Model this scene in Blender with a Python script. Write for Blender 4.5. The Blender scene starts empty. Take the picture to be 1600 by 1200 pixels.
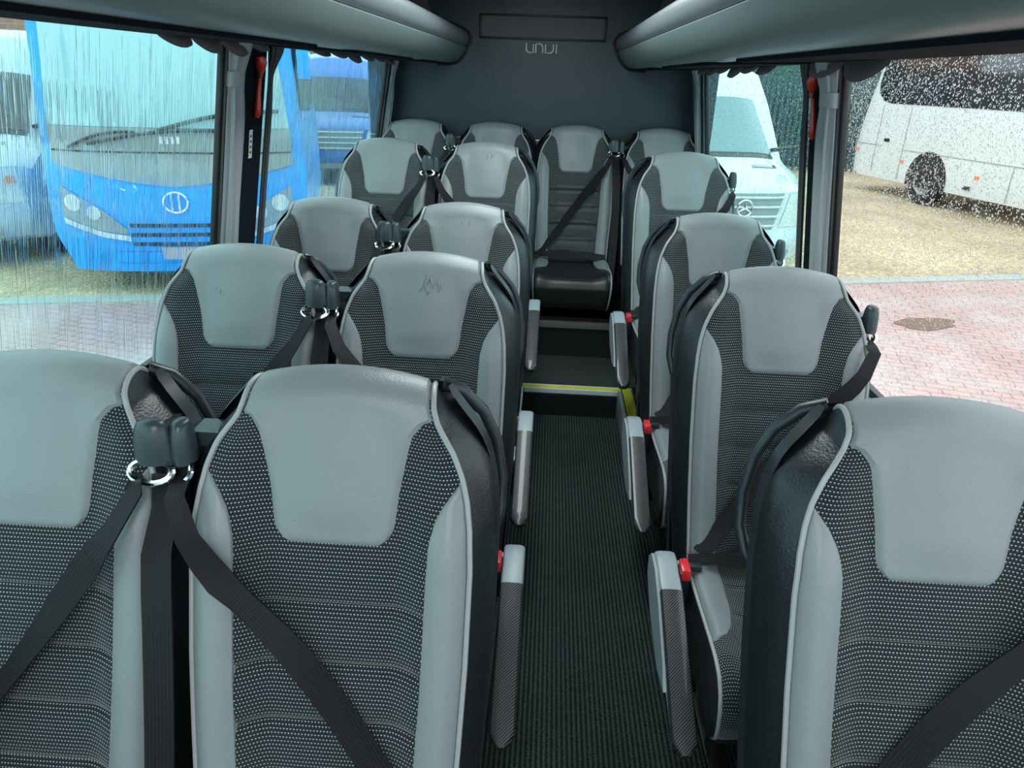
import bpy, bmesh, math, random
from mathutils import Vector, Matrix
random.seed(7)
sc = bpy.context.scene
COL = sc.collection
PI = math.pi

# ------------------------------------------------------------------ helpers
def lerp(a, b, t): return a + (b - a) * t
def clamp(v, a=0., b=1.): return max(a, min(b, v))
def sstep(a, b, v):
    t = clamp((v - a) / (b - a)); return t * t * (3 - 2 * t)
def interp(tab, v):
    if v <= tab[0][0]: return tab[0][1]
    for (x0, y0), (x1, y1) in zip(tab, tab[1:]):
        if v <= x1: return y0 + (y1 - y0) * (v - x0) / (x1 - x0)
    return tab[-1][1]

class MB:
    """collects geometry for ONE mesh object"""
    def __init__(s): s.v = []; s.f = []; s.uv = []
    def add(s, vs, fs, uvs=None):
        o = len(s.v); s.v += [tuple(p) for p in vs]
        s.uv += uvs if uvs else [(p[0] + p[1], p[2]) for p in vs]
        s.f += [tuple(i + o for i in f) for f in fs]
        return s
    def grid(s, rows, uvs=None, closed=False, flip=False):
        n = len(rows[0]); vs = [p for r in rows for p in r]
        us = [q for r in uvs for q in r] if uvs else None
        fs = []
        for i in range(len(rows) - 1):
            for j in range(n if closed else n - 1):
                k = (j + 1) % n
                q = (i * n + j, i * n + k, (i + 1) * n + k, (i + 1) * n + j)
                fs.append(q[::-1] if flip else q)
        return s.add(vs, fs, us)
    def box(s, a, b, M=None):
        x0, y0, z0 = a; x1, y1, z1 = b
        vs = [Vector(p) for p in ((x0,y0,z0),(x1,y0,z0),(x1,y1,z0),(x0,y1,z0),(x0,y0,z1),(x1,y0,z1),(x1,y1,z1),(x0,y1,z1))]
        if M: vs = [M @ v for v in vs]
        return s.add(vs, [(0,3,2,1),(4,5,6,7),(0,1,5,4),(1,2,6,5),(2,3,7,6),(3,0,4,7)])
    def tube(s, pts, r, n=8, cap=True, sy=1.0):
        pts = [Vector(p) for p in pts]; rows = []; nrm = None
        for i, p in enumerate(pts):
            d = (pts[min(i+1, len(pts)-1)] - pts[max(i-1, 0)]).normalized()
            if nrm is None:
                nrm = d.cross(Vector((0, 0, 1)) if abs(d.z) < .9 else Vector((1, 0, 0))).normalized()
            else:
                nrm = (nrm - d * nrm.dot(d)).normalized()
            b = d.cross(nrm); rr = r[i] if isinstance(r, (list, tuple)) else r
            rows.append([p + nrm * math.cos(a) * rr + b * math.sin(a) * rr * sy for a in [2*PI*k/n for k in range(n)]])
        s.grid(rows, closed=True, flip=True)
        if cap:
            o = len(s.v); s.v.append(tuple(pts[0])); s.v.append(tuple(pts[-1])); s.uv += [(0,0),(0,0)]
            b0 = o - len(rows) * n; b1 = o - n
            for k in range(n):
                s.f.append((o, b0 + k, b0 + (k+1) % n)); s.f.append((o+1, b1 + (k+1) % n, b1 + k))
        return s
    def prism(s, poly, axis, a, b, M=None):
        """poly in the two other axes (in order x,y,z without axis), extruded a..b"""
        n = len(poly)
        def mk(p, h):
            q = list(p); q.insert(axis, h); v = Vector(q); return M @ v if M else v
        vs = [mk(p, a) for p in poly] + [mk(p, b) for p in poly]
        fs = [tuple(range(n))[::-1], tuple(range(n, 2*n))] + [(i, (i+1) % n, n + (i+1) % n, n + i) for i in range(n)]
        return s.add(vs, fs)
    def ribbon(s, pts, side, w, th=.0016):
        """flat strap: pts path, side unit vectors (or one)"""
        pts = [Vector(p) for p in pts]; rows = []; uvs = []; L = 0
        for i, p in enumerate(pts):
            d = (pts[min(i+1, len(pts)-1)] - pts[max(i-1, 0)]).normalized()
            sd = Vector(side[i] if isinstance(side, list) else side); sd = (sd - d * sd.dot(d)).normalized()
            nn = d.cross(sd); ww = w[i] if isinstance(w, list) else w
            if i: L += (p - pts[i-1]).length
            rows.append([p - sd*ww/2 - nn*th, p - sd*ww/6 - nn*th*1.6, p + sd*ww/6 - nn*th*1.6, p + sd*ww/2 - nn*th, p + sd*ww/2 + nn*th, p - sd*ww/2 + nn*th])
            uvs.append([(0,L),(ww/3,L),(ww*2/3,L),(ww,L),(ww,L),(0,L)])
        s.grid(rows, uvs, closed=True)
        n = len(rows) * 6; o = len(s.v) - n
        s.f.append((o,o+1,o+2,o+3,o+4,o+5)); s.f.append(tuple(reversed(range(o+n-6, o+n))))
        return s
    def build(s, name, mat, parent=None, smooth=True, bevel=0, seg=2, angle=None, M=None):
        me = bpy.data.meshes.new(name); me.from_pydata(s.v, [], s.f)
        uvl = me.uv_layers.new(name='UVMap')
        uu = s.uv
        flat = [0.0] * (2 * len(me.loops)); vi = [0] * len(me.loops); me.loops.foreach_get('vertex_index', vi)
        for i, k in enumerate(vi): flat[2*i], flat[2*i+1] = uu[k]
        uvl.data.foreach_set('uv', flat)
        bm = bmesh.new(); bm.from_mesh(me); bmesh.ops.recalc_face_normals(bm, faces=bm.faces)
        if bevel:
            es = [e for e in bm.edges if len(e.link_faces) == 2 and e.calc_face_angle(0) > .6]
            bmesh.ops.bevel(bm, geom=es, offset=bevel, segments=seg, profile=.5, affect='EDGES')
        if smooth:
            for f in bm.faces: f.smooth = True
            an = angle if angle else .7
            for e in bm.edges:
                if len(e.link_faces) == 2 and e.calc_face_angle(0) > an: e.smooth = False
        bm.to_mesh(me); bm.free()
        if M: me.transform(M)
        me.materials.append(mat)
        o = bpy.data.objects.new(name, me); COL.objects.link(o)
        if parent: o.parent = parent
        return o

def tag(o, label=None, cat=None, group=None, kind=None):
    if label: o['label'] = label
    if cat: o['category'] = cat
    if group: o['group'] = group
    if kind: o['kind'] = kind
    return o
def empty(name, loc=(0,0,0), rz=0, **k):
    o = bpy.data.objects.new(name, None); o.empty_display_size = .1; COL.objects.link(o)
    o.location = loc; o.rotation_euler.z = rz; return tag(o, **k)
def children(o): return [c for c in bpy.data.objects if c.parent == o]
def copy_tree(o, parent=None):
    c = o.copy(); COL.objects.link(c)
    if parent: c.parent = parent
    for ch in children(o): copy_tree(ch, c)
    return c

# ------------------------------------------------------------------ materials
def newmat(name):
    m = bpy.data.materials.new(name); m.use_nodes = True; nt = m.node_tree
    b = nt.nodes['Principled BSDF']; return m, nt, b
def N(nt, typ, **k):
    n = nt.nodes.new(typ)
    for a, v in k.items(): setattr(n, a, v)
    return n
def math_n(nt, op, a, b=None):
    n = nt.nodes.new('ShaderNodeMath'); n.operation = op
    for i, v in enumerate((a, b)):
        if v is None: continue
        if hasattr(v, 'links') or hasattr(v, 'is_linked'): nt.links.new(v, n.inputs[i])
        else: n.inputs[i].default_value = v
    return n.outputs[0]
def simple(name, col, rough=.5, metal=0, coat=0, bump=0, bscale=200, var=0, vscale=3, spec=.5, bdist=.001):
    m, nt, b = newmat(name)
    b.inputs['Base Color'].default_value = (*col, 1); b.inputs['Roughness'].default_value = rough
    b.inputs['Metallic'].default_value = metal; b.inputs['Coat Weight'].default_value = coat
    b.inputs['Coat Roughness'].default_value = .08; b.inputs['Specular IOR Level'].default_value = spec
    tc = N(nt, 'ShaderNodeTexCoord')
    if var:
        no = N(nt, 'ShaderNodeTexNoise'); no.inputs['Scale'].default_value = vscale; no.inputs['Detail'].default_value = 6
        nt.links.new(tc.outputs['Object'], no.inputs['Vector'])
        mx = N(nt, 'ShaderNodeMixRGB'); mx.inputs[1].default_value = (*[c*(1-var) for c in col], 1); mx.inputs[2].default_value = (*[min(1, c*(1+var)) for c in col], 1)
        nt.links.new(no.outputs['Fac'], mx.inputs[0]); nt.links.new(mx.outputs[0], b.inputs['Base Color'])
    if bump:
        no = N(nt, 'ShaderNodeTexNoise'); no.inputs['Scale'].default_value = bscale; no.inputs['Detail'].default_value = 3
        nt.links.new(tc.outputs['Object'], no.inputs['Vector'])
        bu = N(nt, 'ShaderNodeBump'); bu.inputs['Strength'].default_value = bump; bu.inputs['Distance'].default_value = bdist
        nt.links.new(no.outputs['Fac'], bu.inputs['Height']); nt.links.new(bu.outputs[0], b.inputs['Normal'])
    return m
def leather(name, col, rough, bump=.35, scale=260, coat=0):
    m, nt, b = newmat(name)
    b.inputs['Base Color'].default_value = (*col, 1); b.inputs['Roughness'].default_value = rough; b.inputs['Coat Weight'].default_value = coat
    tc = N(nt, 'ShaderNodeTexCoord'); vo = N(nt, 'ShaderNodeTexVoronoi'); vo.inputs['Scale'].default_value = scale
    no = N(nt, 'ShaderNodeTexNoise'); no.inputs['Scale'].default_value = 9; no.inputs['Detail'].default_value = 4
    nt.links.new(tc.outputs['Object'], vo.inputs['Vector']); nt.links.new(tc.outputs['Object'], no.inputs['Vector'])
    b1 = N(nt, 'ShaderNodeBump'); b1.inputs['Strength'].default_value = bump; b1.inputs['Distance'].default_value = .0012
    b2 = N(nt, 'ShaderNodeBump'); b2.inputs['Strength'].default_value = .22; b2.inputs['Distance'].default_value = .012
    nt.links.new(vo.outputs['Distance'], b1.inputs['Height']); nt.links.new(no.outputs['Fac'], b2.inputs['Height'])
    nt.links.new(b2.outputs[0], b1.inputs['Normal']); nt.links.new(b1.outputs[0], b.inputs['Normal'])
    return m
def fabric(name):
    m, nt, b = newmat(name)
    uv = N(nt, 'ShaderNodeUVMap'); sp = N(nt, 'ShaderNodeSeparateXYZ'); nt.links.new(uv.outputs[0], sp.inputs[0])
    r = math_n(nt, 'DIVIDE', sp.outputs[1], .0068); row = math_n(nt, 'FLOOR', r); fz = math_n(nt, 'FRACT', r)
    c0 = math_n(nt, 'DIVIDE', sp.outputs[0], .0056); c1 = math_n(nt, 'ADD', c0, math_n(nt, 'MULTIPLY', row, .5)); fx = math_n(nt, 'FRACT', c1)
    m1 = math_n(nt, 'LESS_THAN', fx, .48); m2 = math_n(nt, 'LESS_THAN', fz, .26); dash = math_n(nt, 'MULTIPLY', m1, m2)
    # fainter second row of weave between the bright dashes
    m3 = math_n(nt, 'MULTIPLY', math_n(nt, 'GREATER_THAN', fz, .5), math_n(nt, 'GREATER_THAN', fx, .45))
    mx = N(nt, 'ShaderNodeMixRGB'); mx.inputs[1].default_value = (.007, .009, .011, 1); mx.inputs[2].default_value = (.026, .034, .038, 1)
    nt.links.new(m3, mx.inputs[0])
    m4 = N(nt, 'ShaderNodeMixRGB'); m4.inputs[2].default_value = (.36, .41, .41, 1)
    nt.links.new(dash, m4.inputs[0]); nt.links.new(mx.outputs[0], m4.inputs[1]); nt.links.new(m4.outputs[0], b.inputs['Base Color'])
    b.inputs['Roughness'].default_value = .85; b.inputs['Sheen Weight'].default_value = .25; b.inputs['Specular IOR Level'].default_value = .2
    bu = N(nt, 'ShaderNodeBump'); bu.inputs['Strength'].default_value = .4; bu.inputs['Distance'].default_value = .0008
    nt.links.new(dash, bu.inputs['Height']); nt.links.new(bu.outputs[0], b.inputs['Normal'])
    return m
def carbon(name):
    m, nt, b = newmat(name)
    uv = N(nt, 'ShaderNodeUVMap'); sp = N(nt, 'ShaderNodeSeparateXYZ'); nt.links.new(uv.outputs[0], sp.inputs[0])
    d = math_n(nt, 'ADD', sp.outputs[0], sp.outputs[1]); e = math_n(nt, 'SUBTRACT', sp.outputs[0], sp.outputs[1])
    s1 = math_n(nt, 'LESS_THAN', math_n(nt, 'FRACT', math_n(nt, 'DIVIDE', d, .0075)), .30)
    s2 = math_n(nt, 'LESS_THAN', math_n(nt, 'FRACT', math_n(nt, 'DIVIDE', e, .0034)), .6)
    f = math_n(nt, 'MULTIPLY', s1, s2)
    mx = N(nt, 'ShaderNodeMixRGB'); mx.inputs[1].default_value = (.006, .007, .008, 1); mx.inputs[2].default_value = (.17, .18, .19, 1)
    nt.links.new(f, mx.inputs[0]); nt.links.new(mx.outputs[0], b.inputs['Base Color'])
    b.inputs['Roughness'].default_value = .45; b.inputs['Coat Weight'].default_value = .45; b.inputs['Coat Roughness'].default_value = .05
    return m
def webbing(name, col):
    m, nt, b = newmat(name)
    uv = N(nt, 'ShaderNodeUVMap'); sp = N(nt, 'ShaderNodeSeparateXYZ'); nt.links.new(uv.outputs[0], sp.inputs[0])
    s = math_n(nt, 'SINE', math_n(nt, 'MULTIPLY', sp.outputs[0], 1100)); s2 = math_n(nt, 'SINE', math_n(nt, 'MULTIPLY', math_n(nt, 'ADD', sp.outputs[1], sp.outputs[0]), 2400))
    h = math_n(nt, 'ADD', s, s2)
    bu = N(nt, 'ShaderNodeBump'); bu.inputs['Strength'].default_value = .5; bu.inputs['Distance'].default_value = .0006
    nt.links.new(h, bu.inputs['Height']); nt.links.new(bu.outputs[0], b.inputs['Normal'])
    b.inputs['Base Color'].default_value = (*col, 1); b.inputs['Roughness'].default_value = .5; b.inputs['Specular IOR Level'].default_value = .3
    return m
def carpet(name):
    m, nt, b = newmat(name)
    tc = N(nt, 'ShaderNodeTexCoord'); sp = N(nt, 'ShaderNodeSeparateXYZ'); nt.links.new(tc.outputs['Object'], sp.inputs[0])
    no = N(nt, 'ShaderNodeTexNoise'); no.inputs['Scale'].default_value = 260; no.inputs['Detail'].default_value = 4
    nt.links.new(tc.outputs['Object'], no.inputs['Vector'])
    no2 = N(nt, 'ShaderNodeTexNoise'); no2.inputs['Scale'].default_value = 6; no2.inputs['Detail'].default_value = 5
    nt.links.new(tc.outputs['Object'], no2.inputs['Vector'])
    w = math_n(nt, 'ADD', math_n(nt, 'MULTIPLY', sp.outputs[0], 2*PI/.0135), math_n(nt, 'MULTIPLY', no.outputs['Fac'], 8.5))
    rib = math_n(nt, 'MULTIPLY', math_n(nt, 'ADD', math_n(nt, 'SINE', w), 1), .5)
    f = math_n(nt, 'MULTIPLY', rib, math_n(nt, 'MULTIPLY', math_n(nt, 'MULTIPLY', no.outputs['Fac'], 1.4), math_n(nt, 'ADD', no2.outputs['Fac'], .5)))
    mx = N(nt, 'ShaderNodeMixRGB'); mx.inputs[1].default_value = (.004, .009, .009, 1); mx.inputs[2].default_value = (.075, .10, .095, 1)
    nt.links.new(f, mx.inputs[0]); nt.links.new(mx.outputs[0], b.inputs['Base Color'])
    b.inputs['Roughness'].default_value = .95; b.inputs['Specular IOR Level'].default_value = .1
    bu = N(nt, 'ShaderNodeBump'); bu.inputs['Strength'].default_value = .8; bu.inputs['Distance'].default_value = .004
    nt.links.new(f, bu.inputs['Height']); nt.links.new(bu.outputs[0], b.inputs['Normal'])
    return m
def pavers(name):
    m, nt, b = newmat(name)
    tc = N(nt, 'ShaderNodeTexCoord'); mp = N(nt, 'ShaderNodeMapping'); mp.inputs['Rotation'].default_value = (0, 0, math.radians(14.6))
    br = N(nt, 'ShaderNodeTexBrick'); br.inputs['Scale'].default_value = 1
    br.inputs['Brick Width'].default_value = .21; br.inputs['Row Height'].default_value = .105; br.inputs['Mortar Size'].default_value = .008
    br.inputs['Color1'].default_value = (.56, .30, .27, 1); br.inputs['Color2'].default_value = (.44, .28, .27, 1); br.inputs['Mortar'].default_value = (.17, .13, .125, 1)
    nt.links.new(tc.outputs['Object'], mp.inputs[0]); nt.links.new(mp.outputs[0], br.inputs['Vector'])
    no = N(nt, 'ShaderNodeTexNoise'); no.inputs['Scale'].default_value = 1.3; no.inputs['Detail'].default_value = 8; no.inputs['Roughness'].default_value = .65
    nt.links.new(tc.outputs['Object'], no.inputs['Vector'])
    cr = N(nt, 'ShaderNodeValToRGB'); cr.color_ramp.elements[0].position = .42; cr.color_ramp.elements[1].position = .68
    nt.links.new(no.outputs['Fac'], cr.inputs[0])
    mx = N(nt, 'ShaderNodeMixRGB'); mx.inputs[2].default_value = (.55, .50, .50, 1)
    f = math_n(nt, 'MULTIPLY', cr.outputs[0], .6); nt.links.new(f, mx.inputs[0]); nt.links.new(br.outputs['Color'], mx.inputs[1])
    nt.links.new(mx.outputs[0], b.inputs['Base Color'])
    rr = N(nt, 'ShaderNodeMapRange'); rr.inputs[3].default_value = .12; rr.inputs[4].default_value = .5
    nt.links.new(no.outputs['Fac'], rr.inputs[0]); nt.links.new(rr.outputs[0], b.inputs['Roughness'])
    return m
def brickwall(name, c1, c2, mortar, bw=.45, rh=.15):
    m, nt, b = newmat(name)
    tc = N(nt, 'ShaderNodeTexCoord'); sp = N(nt, 'ShaderNodeSeparateXYZ'); cb = N(nt, 'ShaderNodeCombineXYZ')
    nt.links.new(tc.outputs['Object'], sp.inputs[0])
    nt.links.new(math_n(nt, 'ADD', sp.outputs[0], sp.outputs[1]), cb.inputs[0]); nt.links.new(sp.outputs[2], cb.inputs[1])
    br = N(nt, 'ShaderNodeTexBrick'); br.inputs['Scale'].default_value = 1; br.inputs['Brick Width'].default_value = bw; br.inputs['Row Height'].default_value = rh
    br.inputs['Mortar Size'].default_value = .01
    br.inputs['Color1'].default_value = (*c1, 1); br.inputs['Color2'].default_value = (*c2, 1); br.inputs['Mortar'].default_value = (*mortar, 1)
    nt.links.new(cb.outputs[0], br.inputs['Vector']); nt.links.new(br.outputs['Color'], b.inputs['Base Color']); b.inputs['Roughness'].default_value = .8
    return m
def gravel(name):
    m, nt, b = newmat(name)
    tc = N(nt, 'ShaderNodeTexCoord'); vo = N(nt, 'ShaderNodeTexVoronoi'); vo.inputs['Scale'].default_value = 26
    no = N(nt, 'ShaderNodeTexNoise'); no.inputs['Scale'].default_value = .7; no.inputs['Detail'].default_value = 8
    nt.links.new(tc.outputs['Object'], vo.inputs['Vector']); nt.links.new(tc.outputs['Object'], no.inputs['Vector'])
    cr = N(nt, 'ShaderNodeValToRGB'); e = cr.color_ramp.elements
    e[0].color = (.30, .24, .15, 1); e[1].color = (.80, .67, .44, 1); e.new(.5).color = (.60, .48, .30, 1)
    nt.links.new(vo.outputs['Color'], cr.inputs[0])
    mx = N(nt, 'ShaderNodeMixRGB'); mx.blend_type = 'MULTIPLY'; mx.inputs[0].default_value = .6
    nt.links.new(cr.outputs[0], mx.inputs[1]); c2 = N(nt, 'ShaderNodeValToRGB'); c2.color_ramp.elements[0].color = (.55, .5, .45, 1); c2.color_ramp.elements[1].color = (1, 1, 1, 1)
    c2.color_ramp.elements[0].position = .35; c2.color_ramp.elements[1].position = .6
    nt.links.new(no.outputs['Fac'], c2.inputs[0]); nt.links.new(c2.outputs[0], mx.inputs[2]); nt.links.new(mx.outputs[0], b.inputs['Base Color'])
    b.inputs['Roughness'].default_value = .8
    bu = N(nt, 'ShaderNodeBump'); bu.inputs['Strength'].default_value = .8; bu.inputs['Distance'].default_value = .03
    nt.links.new(vo.outputs['Distance'], bu.inputs['Height']); nt.links.new(bu.outputs[0], b.inputs['Normal'])
    return m
def pane(name, tint, refl=.06):
    m, nt, b = newmat(name); nt.nodes.remove(b); out = nt.nodes['Material Output']
    tr = N(nt, 'ShaderNodeBsdfTransparent'); tr.inputs[0].default_value = (*tint, 1)
    gl = N(nt, 'ShaderNodeBsdfGlossy'); gl.inputs['Roughness'].default_value = .02; gl.inputs[0].default_value = (.9, 1, 1, 1)
    mx = N(nt, 'ShaderNodeMixShader'); mx.inputs[0].default_value = refl
    nt.links.new(tr.outputs[0], mx.inputs[1]); nt.links.new(gl.outputs[0], mx.inputs[2]); nt.links.new(mx.outputs[0], out.inputs[0])
    return m
def water(name):
    m, nt, b = newmat(name); nt.nodes.remove(b); out = nt.nodes['Material Output']
    r = N(nt, 'ShaderNodeBsdfGlass'); r.inputs['IOR'].default_value = 1.33; r.inputs['Roughness'].default_value = 0
    nt.links.new(r.outputs[0], out.inputs[0]); return m
def emis(name, col, s):
    m, nt, b = newmat(name); b.inputs['Base Color'].default_value = (*col, 1)
    b.inputs['Emission Color'].default_value = (*col, 1); b.inputs['Emission Strength'].default_value = s; return m

M = dict(
 fabric=fabric('dotted_fabric'),
 grey=leather('grey_leather', (.215, .245, .252), .42, .3),
 black=leather('black_leather', (.010, .013, .015), .36, .28, 240),
 piping=simple('grey_piping', (.32, .34, .34), .4),
 shell=simple('black_plastic', (.018, .024, .028), .35, bump=.1, bscale=400),
 centrel=leather('centre_leather', (.016, .030, .034), .5, .2, 260),
 letter=simple('letter_painted_shine', (.95, .97, .97), .25, coat=1),  # plain white base stands for the bright reflections of chrome
 cap=simple('guide_plastic', (.03, .048, .055), .35),
 belt=webbing('black_webbing', (.009, .008, .010)),
 chrome=simple('chrome', (.85, .85, .85), .12, metal=1),
 steel=simple('dark_steel', (.03, .03, .033), .4, metal=.6),
 armgrey=simple('grey_plastic', (.30, .36, .39), .38),
 carbon=carbon('carbon_weave'),
 red=simple('red_plastic', (.75, .02, .03), .3, coat=.5),
 carpet=carpet('ribbed_carpet'),
 vinyl=simple('dark_vinyl', (.035, .042, .042), .4, var=.25, vscale=14),
 riser=simple('black_riser', (.005, .007, .008), .5),
 yellow=simple('yellow_tape', (.66, .60, .03), .5, var=.2, vscale=60),
 white=simple('white_edge', (.60, .70, .70), .4),
 ledge=simple('grey_metal_strip', (.16, .17, .17), .4),
 lining=leather('wall_lining', (.26, .37, .39), .5, .15, 300),
 rearwall=leather('slate_vinyl', (.009, .031, .042), .42, .12, 300),
 gasket=simple('black_gasket', (.008, .010, .011), .45),
 rackg=simple('rack_lower_sheen_tint', (.17, .235, .225), .33),  # same material as the upper rack; green tint stands for its reflections
 rackl=simple('rack_upper_sheen_tint', (.155, .185, .20), .42),  # reflections on the upper band put into its own tint
 dark=simple('dark_panel', (.009, .013, .018), .95, spec=.08),
 ceil=simple('black_ceiling_felt', (.008, .009, .010), .9),
 curtain=simple('grey_curtain', (.33, .36, .38), .7, bump=.2, bscale=700),
 curtaind=simple('charcoal_curtain', (.055, .06, .065), .7),
 velcro=simple('curtain_band', (.36, .39, .40), .6),
 valance=simple('brown_grey_valance', (.10, .09, .095), .75),
 hammer=simple('red_hammer', (.62, .035, .02), .35, coat=.3),
 label=simple('white_label', (.75, .75, .75), .5),
 ink=simple('dark_ink', (.02, .02, .02), .5),
 grille=simple('vent_grille', (.012, .016, .018), .55),
 tintl=pane('tinted_glass', (.60, .93, .95)),
 clearg=pane('clear_glass', (.88, .93, .94)),
 water=water('rain_water'),
 pavers=pavers('red_pavers'), gravel=gravel('yellow_gravel'),
 kerb=simple('concrete_kerb', (.36, .40, .38), .7, var=.2, vscale=5),
 blue=simple('coach_blue', (.0, .34, .95), .35, coat=.15),
 bluedark=simple('van_blue', (.03, .14, .45), .3, coat=.5),
 coachw=simple('coach_white_paint', (.70, .78, .79), .28, coat=.5),
 wpaint=simple('white_paint', (.62, .67, .67), .28, coat=.5),
 palep=simple('silver_blue_paint', (.40, .50, .56), .3, coat=.5),
 screen=simple('coach_screen_sky_tint', (.34, .55, .57), .08, coat=1),  # pale cyan puts the reflected sky into the base colour
 mask=simple('coach_grey_mask', (.27, .31, .31), .3, coat=.3),
 dglass=simple('dark_vehicle_glass', (.012, .016, .02), .06, coat=1),
 vglass=simple('van_windscreen', (.13, .24, .26), .08, coat=1),
 tyre=simple('tyre', (.02, .02, .02), .8), hub=simple('wheel_hub', (.35, .35, .36), .35, metal=.4),
 orange=simple('orange_lens', (.9, .22, .05), .25), lens=simple('headlamp_lens', (.65, .68, .62), .12, coat=1),
 blk=simple('black_trim', (.015, .015, .016), .4), plate=simple('plate', (.55, .45, .40), .5),
 brick=brickwall('brown_brick', (.33, .17, .13), (.27, .14, .11), (.3, .25, .22)),
 mauve=brickwall('mauve_cladding', (.19, .155, .155), (.165, .14, .145), (.13, .11, .11), 1.2, .4),
 clad=brickwall('white_cladding', (.82, .9, .9), (.78, .88, .88), (.6, .66, .66), 1.4, .45),
 hedge=simple('hedge_green', (.035, .075, .06), .9, var=.6, vscale=3),
 fence=simple('fence_blue_green', (.04, .085, .11), .5), stain=simple('wet_debris', (.16, .09, .06), .6, var=.5, vscale=30),
)

# ------------------------------------------------------------------ camera (solved from the photograph)
r = Vector((0.99794954, 0.05516482, 0.03245863)); u = Vector((-0.05163479, 0.3941945, 0.91757536)); f = Vector((-0.03782287, 0.9173699, -0.39623464))
cam = bpy.data.cameras.new('camera'); co = bpy.data.objects.new('camera', cam); COL.objects.link(co)
mw = Matrix(((r.x, u.x, -f.x, 0), (r.y, u.y, -f.y, 0), (r.z, u.z, -f.z, 1.6211823), (0, 0, 0, 1)))
co.matrix_world = mw; cam.sensor_width = 36; cam.lens = 1115.04 / 1600 * 36; cam.clip_start = .02; cam.clip_end = 300
sc.camera = co

# ------------------------------------------------------------------ seat
WT = [(.38,.205),(.5,.210),(.62,.216),(.75,.221),(.9,.2225),(.96,.219),(1.0,.213),(1.035,.204),(1.07,.189),(1.10,.175),(1.13,.161),(1.17,.152),(1.33,.140)]
YT = [(.36,-.255),(.42,-.240),(.55,-.190),(.70,-.142),(.85,-.092),(1.0,-.044),(1.08,-.018),(1.13,-.004)]
GRV = [.822, .727, .632, .537, .452]
def bw(t): return interp(WT, t)
def bY(t): return interp(YT, t)
def back(x, t):
    """backrest front surface; t is height up to 1.13, then rolls over the crown"""
    w = bw(t); xh = abs(x) / w
    if t <= 1.13: y, z = bY(t), t
    else:
        ph = (t - 1.13) / .2 * PI * .92
        y = -.004 + .052 * (1 - math.cos(ph)); z = 1.13 + .042 * math.sin(ph)
    z -= .022 * (min(abs(x), .16) / .15) ** 2 * sstep(1.06, 1.15, t)
    amp = lerp(.034, .017, sstep(.92, 1.03, t)) * (1 - sstep(1.08, 1.16, t))
    y -= amp * (sstep(.42, .86, xh) - .40 * sstep(.86, 1.0, xh))
    y += .012 * (1 - xh * xh) * sstep(1.0, .9, t) * -.3
    return Vector((x, y, z))
def bnorm(x, t):
    e = .004; a = back(x + e, t) - back(x - e, t); b = back(x, t + e) - back(x, t - e)
    n = a.cross(b); n.normalize(); return n          # points to -y (front)
def prof(d, w=.014): 
    k = clamp(d / w); return math.sqrt(k * (2 - k))
def panel(mb, ts, fa, fb, nx, H, tuck=.004, extra=None, surf=back, norm=bnorm, uo=(0, 0), endlo=True, endhi=True, w=.014):
    rows, uvs, L = [], [], 0; pm = None
    for i, t in enumerate(ts):
        a, b = fa(t), fb(t); row, uv = [], []
        for j in range(nx + 1):
            k = j / nx; k = k if nx < 6 else .5 - .5 * math.cos(PI * k) * .35 - (.5 - k) * .65 * 1.0 if False else k
            x = lerp(a, b, k); d = min(abs(x - a), abs(b - x))
            if endlo: d = min(d, t - ts[0])
            if endhi: d = min(d, ts[-1] - t)
            h = H * prof(d, w) - tuck * (1 - prof(d, w))
            if extra: h += extra(x, t)
            row.append(surf(x, t) + norm(x, t) * h)
        mid = row[nx // 2]
        if pm is not None: L += (mid - pm).length
        pm = mid
        acc = [0]
        for j in range(1, nx + 1): acc.append(acc[-1] + (row[j] - row[j-1]).length)
        c = acc[nx // 2] if fa(t) * fb(t) < 0 else acc[0]
        base = 0 if fa(t) * fb(t) < 0 else a
        uvs.append([(base + q - c + uo[0], L + uo[1]) for q in acc]); rows.append(row)
    mb.grid(rows, uvs); return mb
def frange(a, b, n): return [a + (b - a) * i / n for i in range(n + 1)]

def hw(t):      # half width of the grey head panel
    h = interp([(.918,.097),(.95,.100),(1.0,.105),(1.06,.117),(1.10,.126),(1.125,.141),(1.15,.152),(1.33,.14)], t)
    if t < .953: h = h - .035 + math.sqrt(max(0, .035**2 - (.953 - t)**2))
    return lerp(min(h, bw(t) - .001), bw(t) - .001, sstep(1.125, 1.145, t))
def bi(t):      # inner edge of the grey side bolster
    return interp([(.38,.132),(.5,.138),(.7,.148),(.88,.151),(.94,.154),(.975,.163),(1.0,.177),(1.02,.194),(1.032,.2040)], t)

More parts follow.
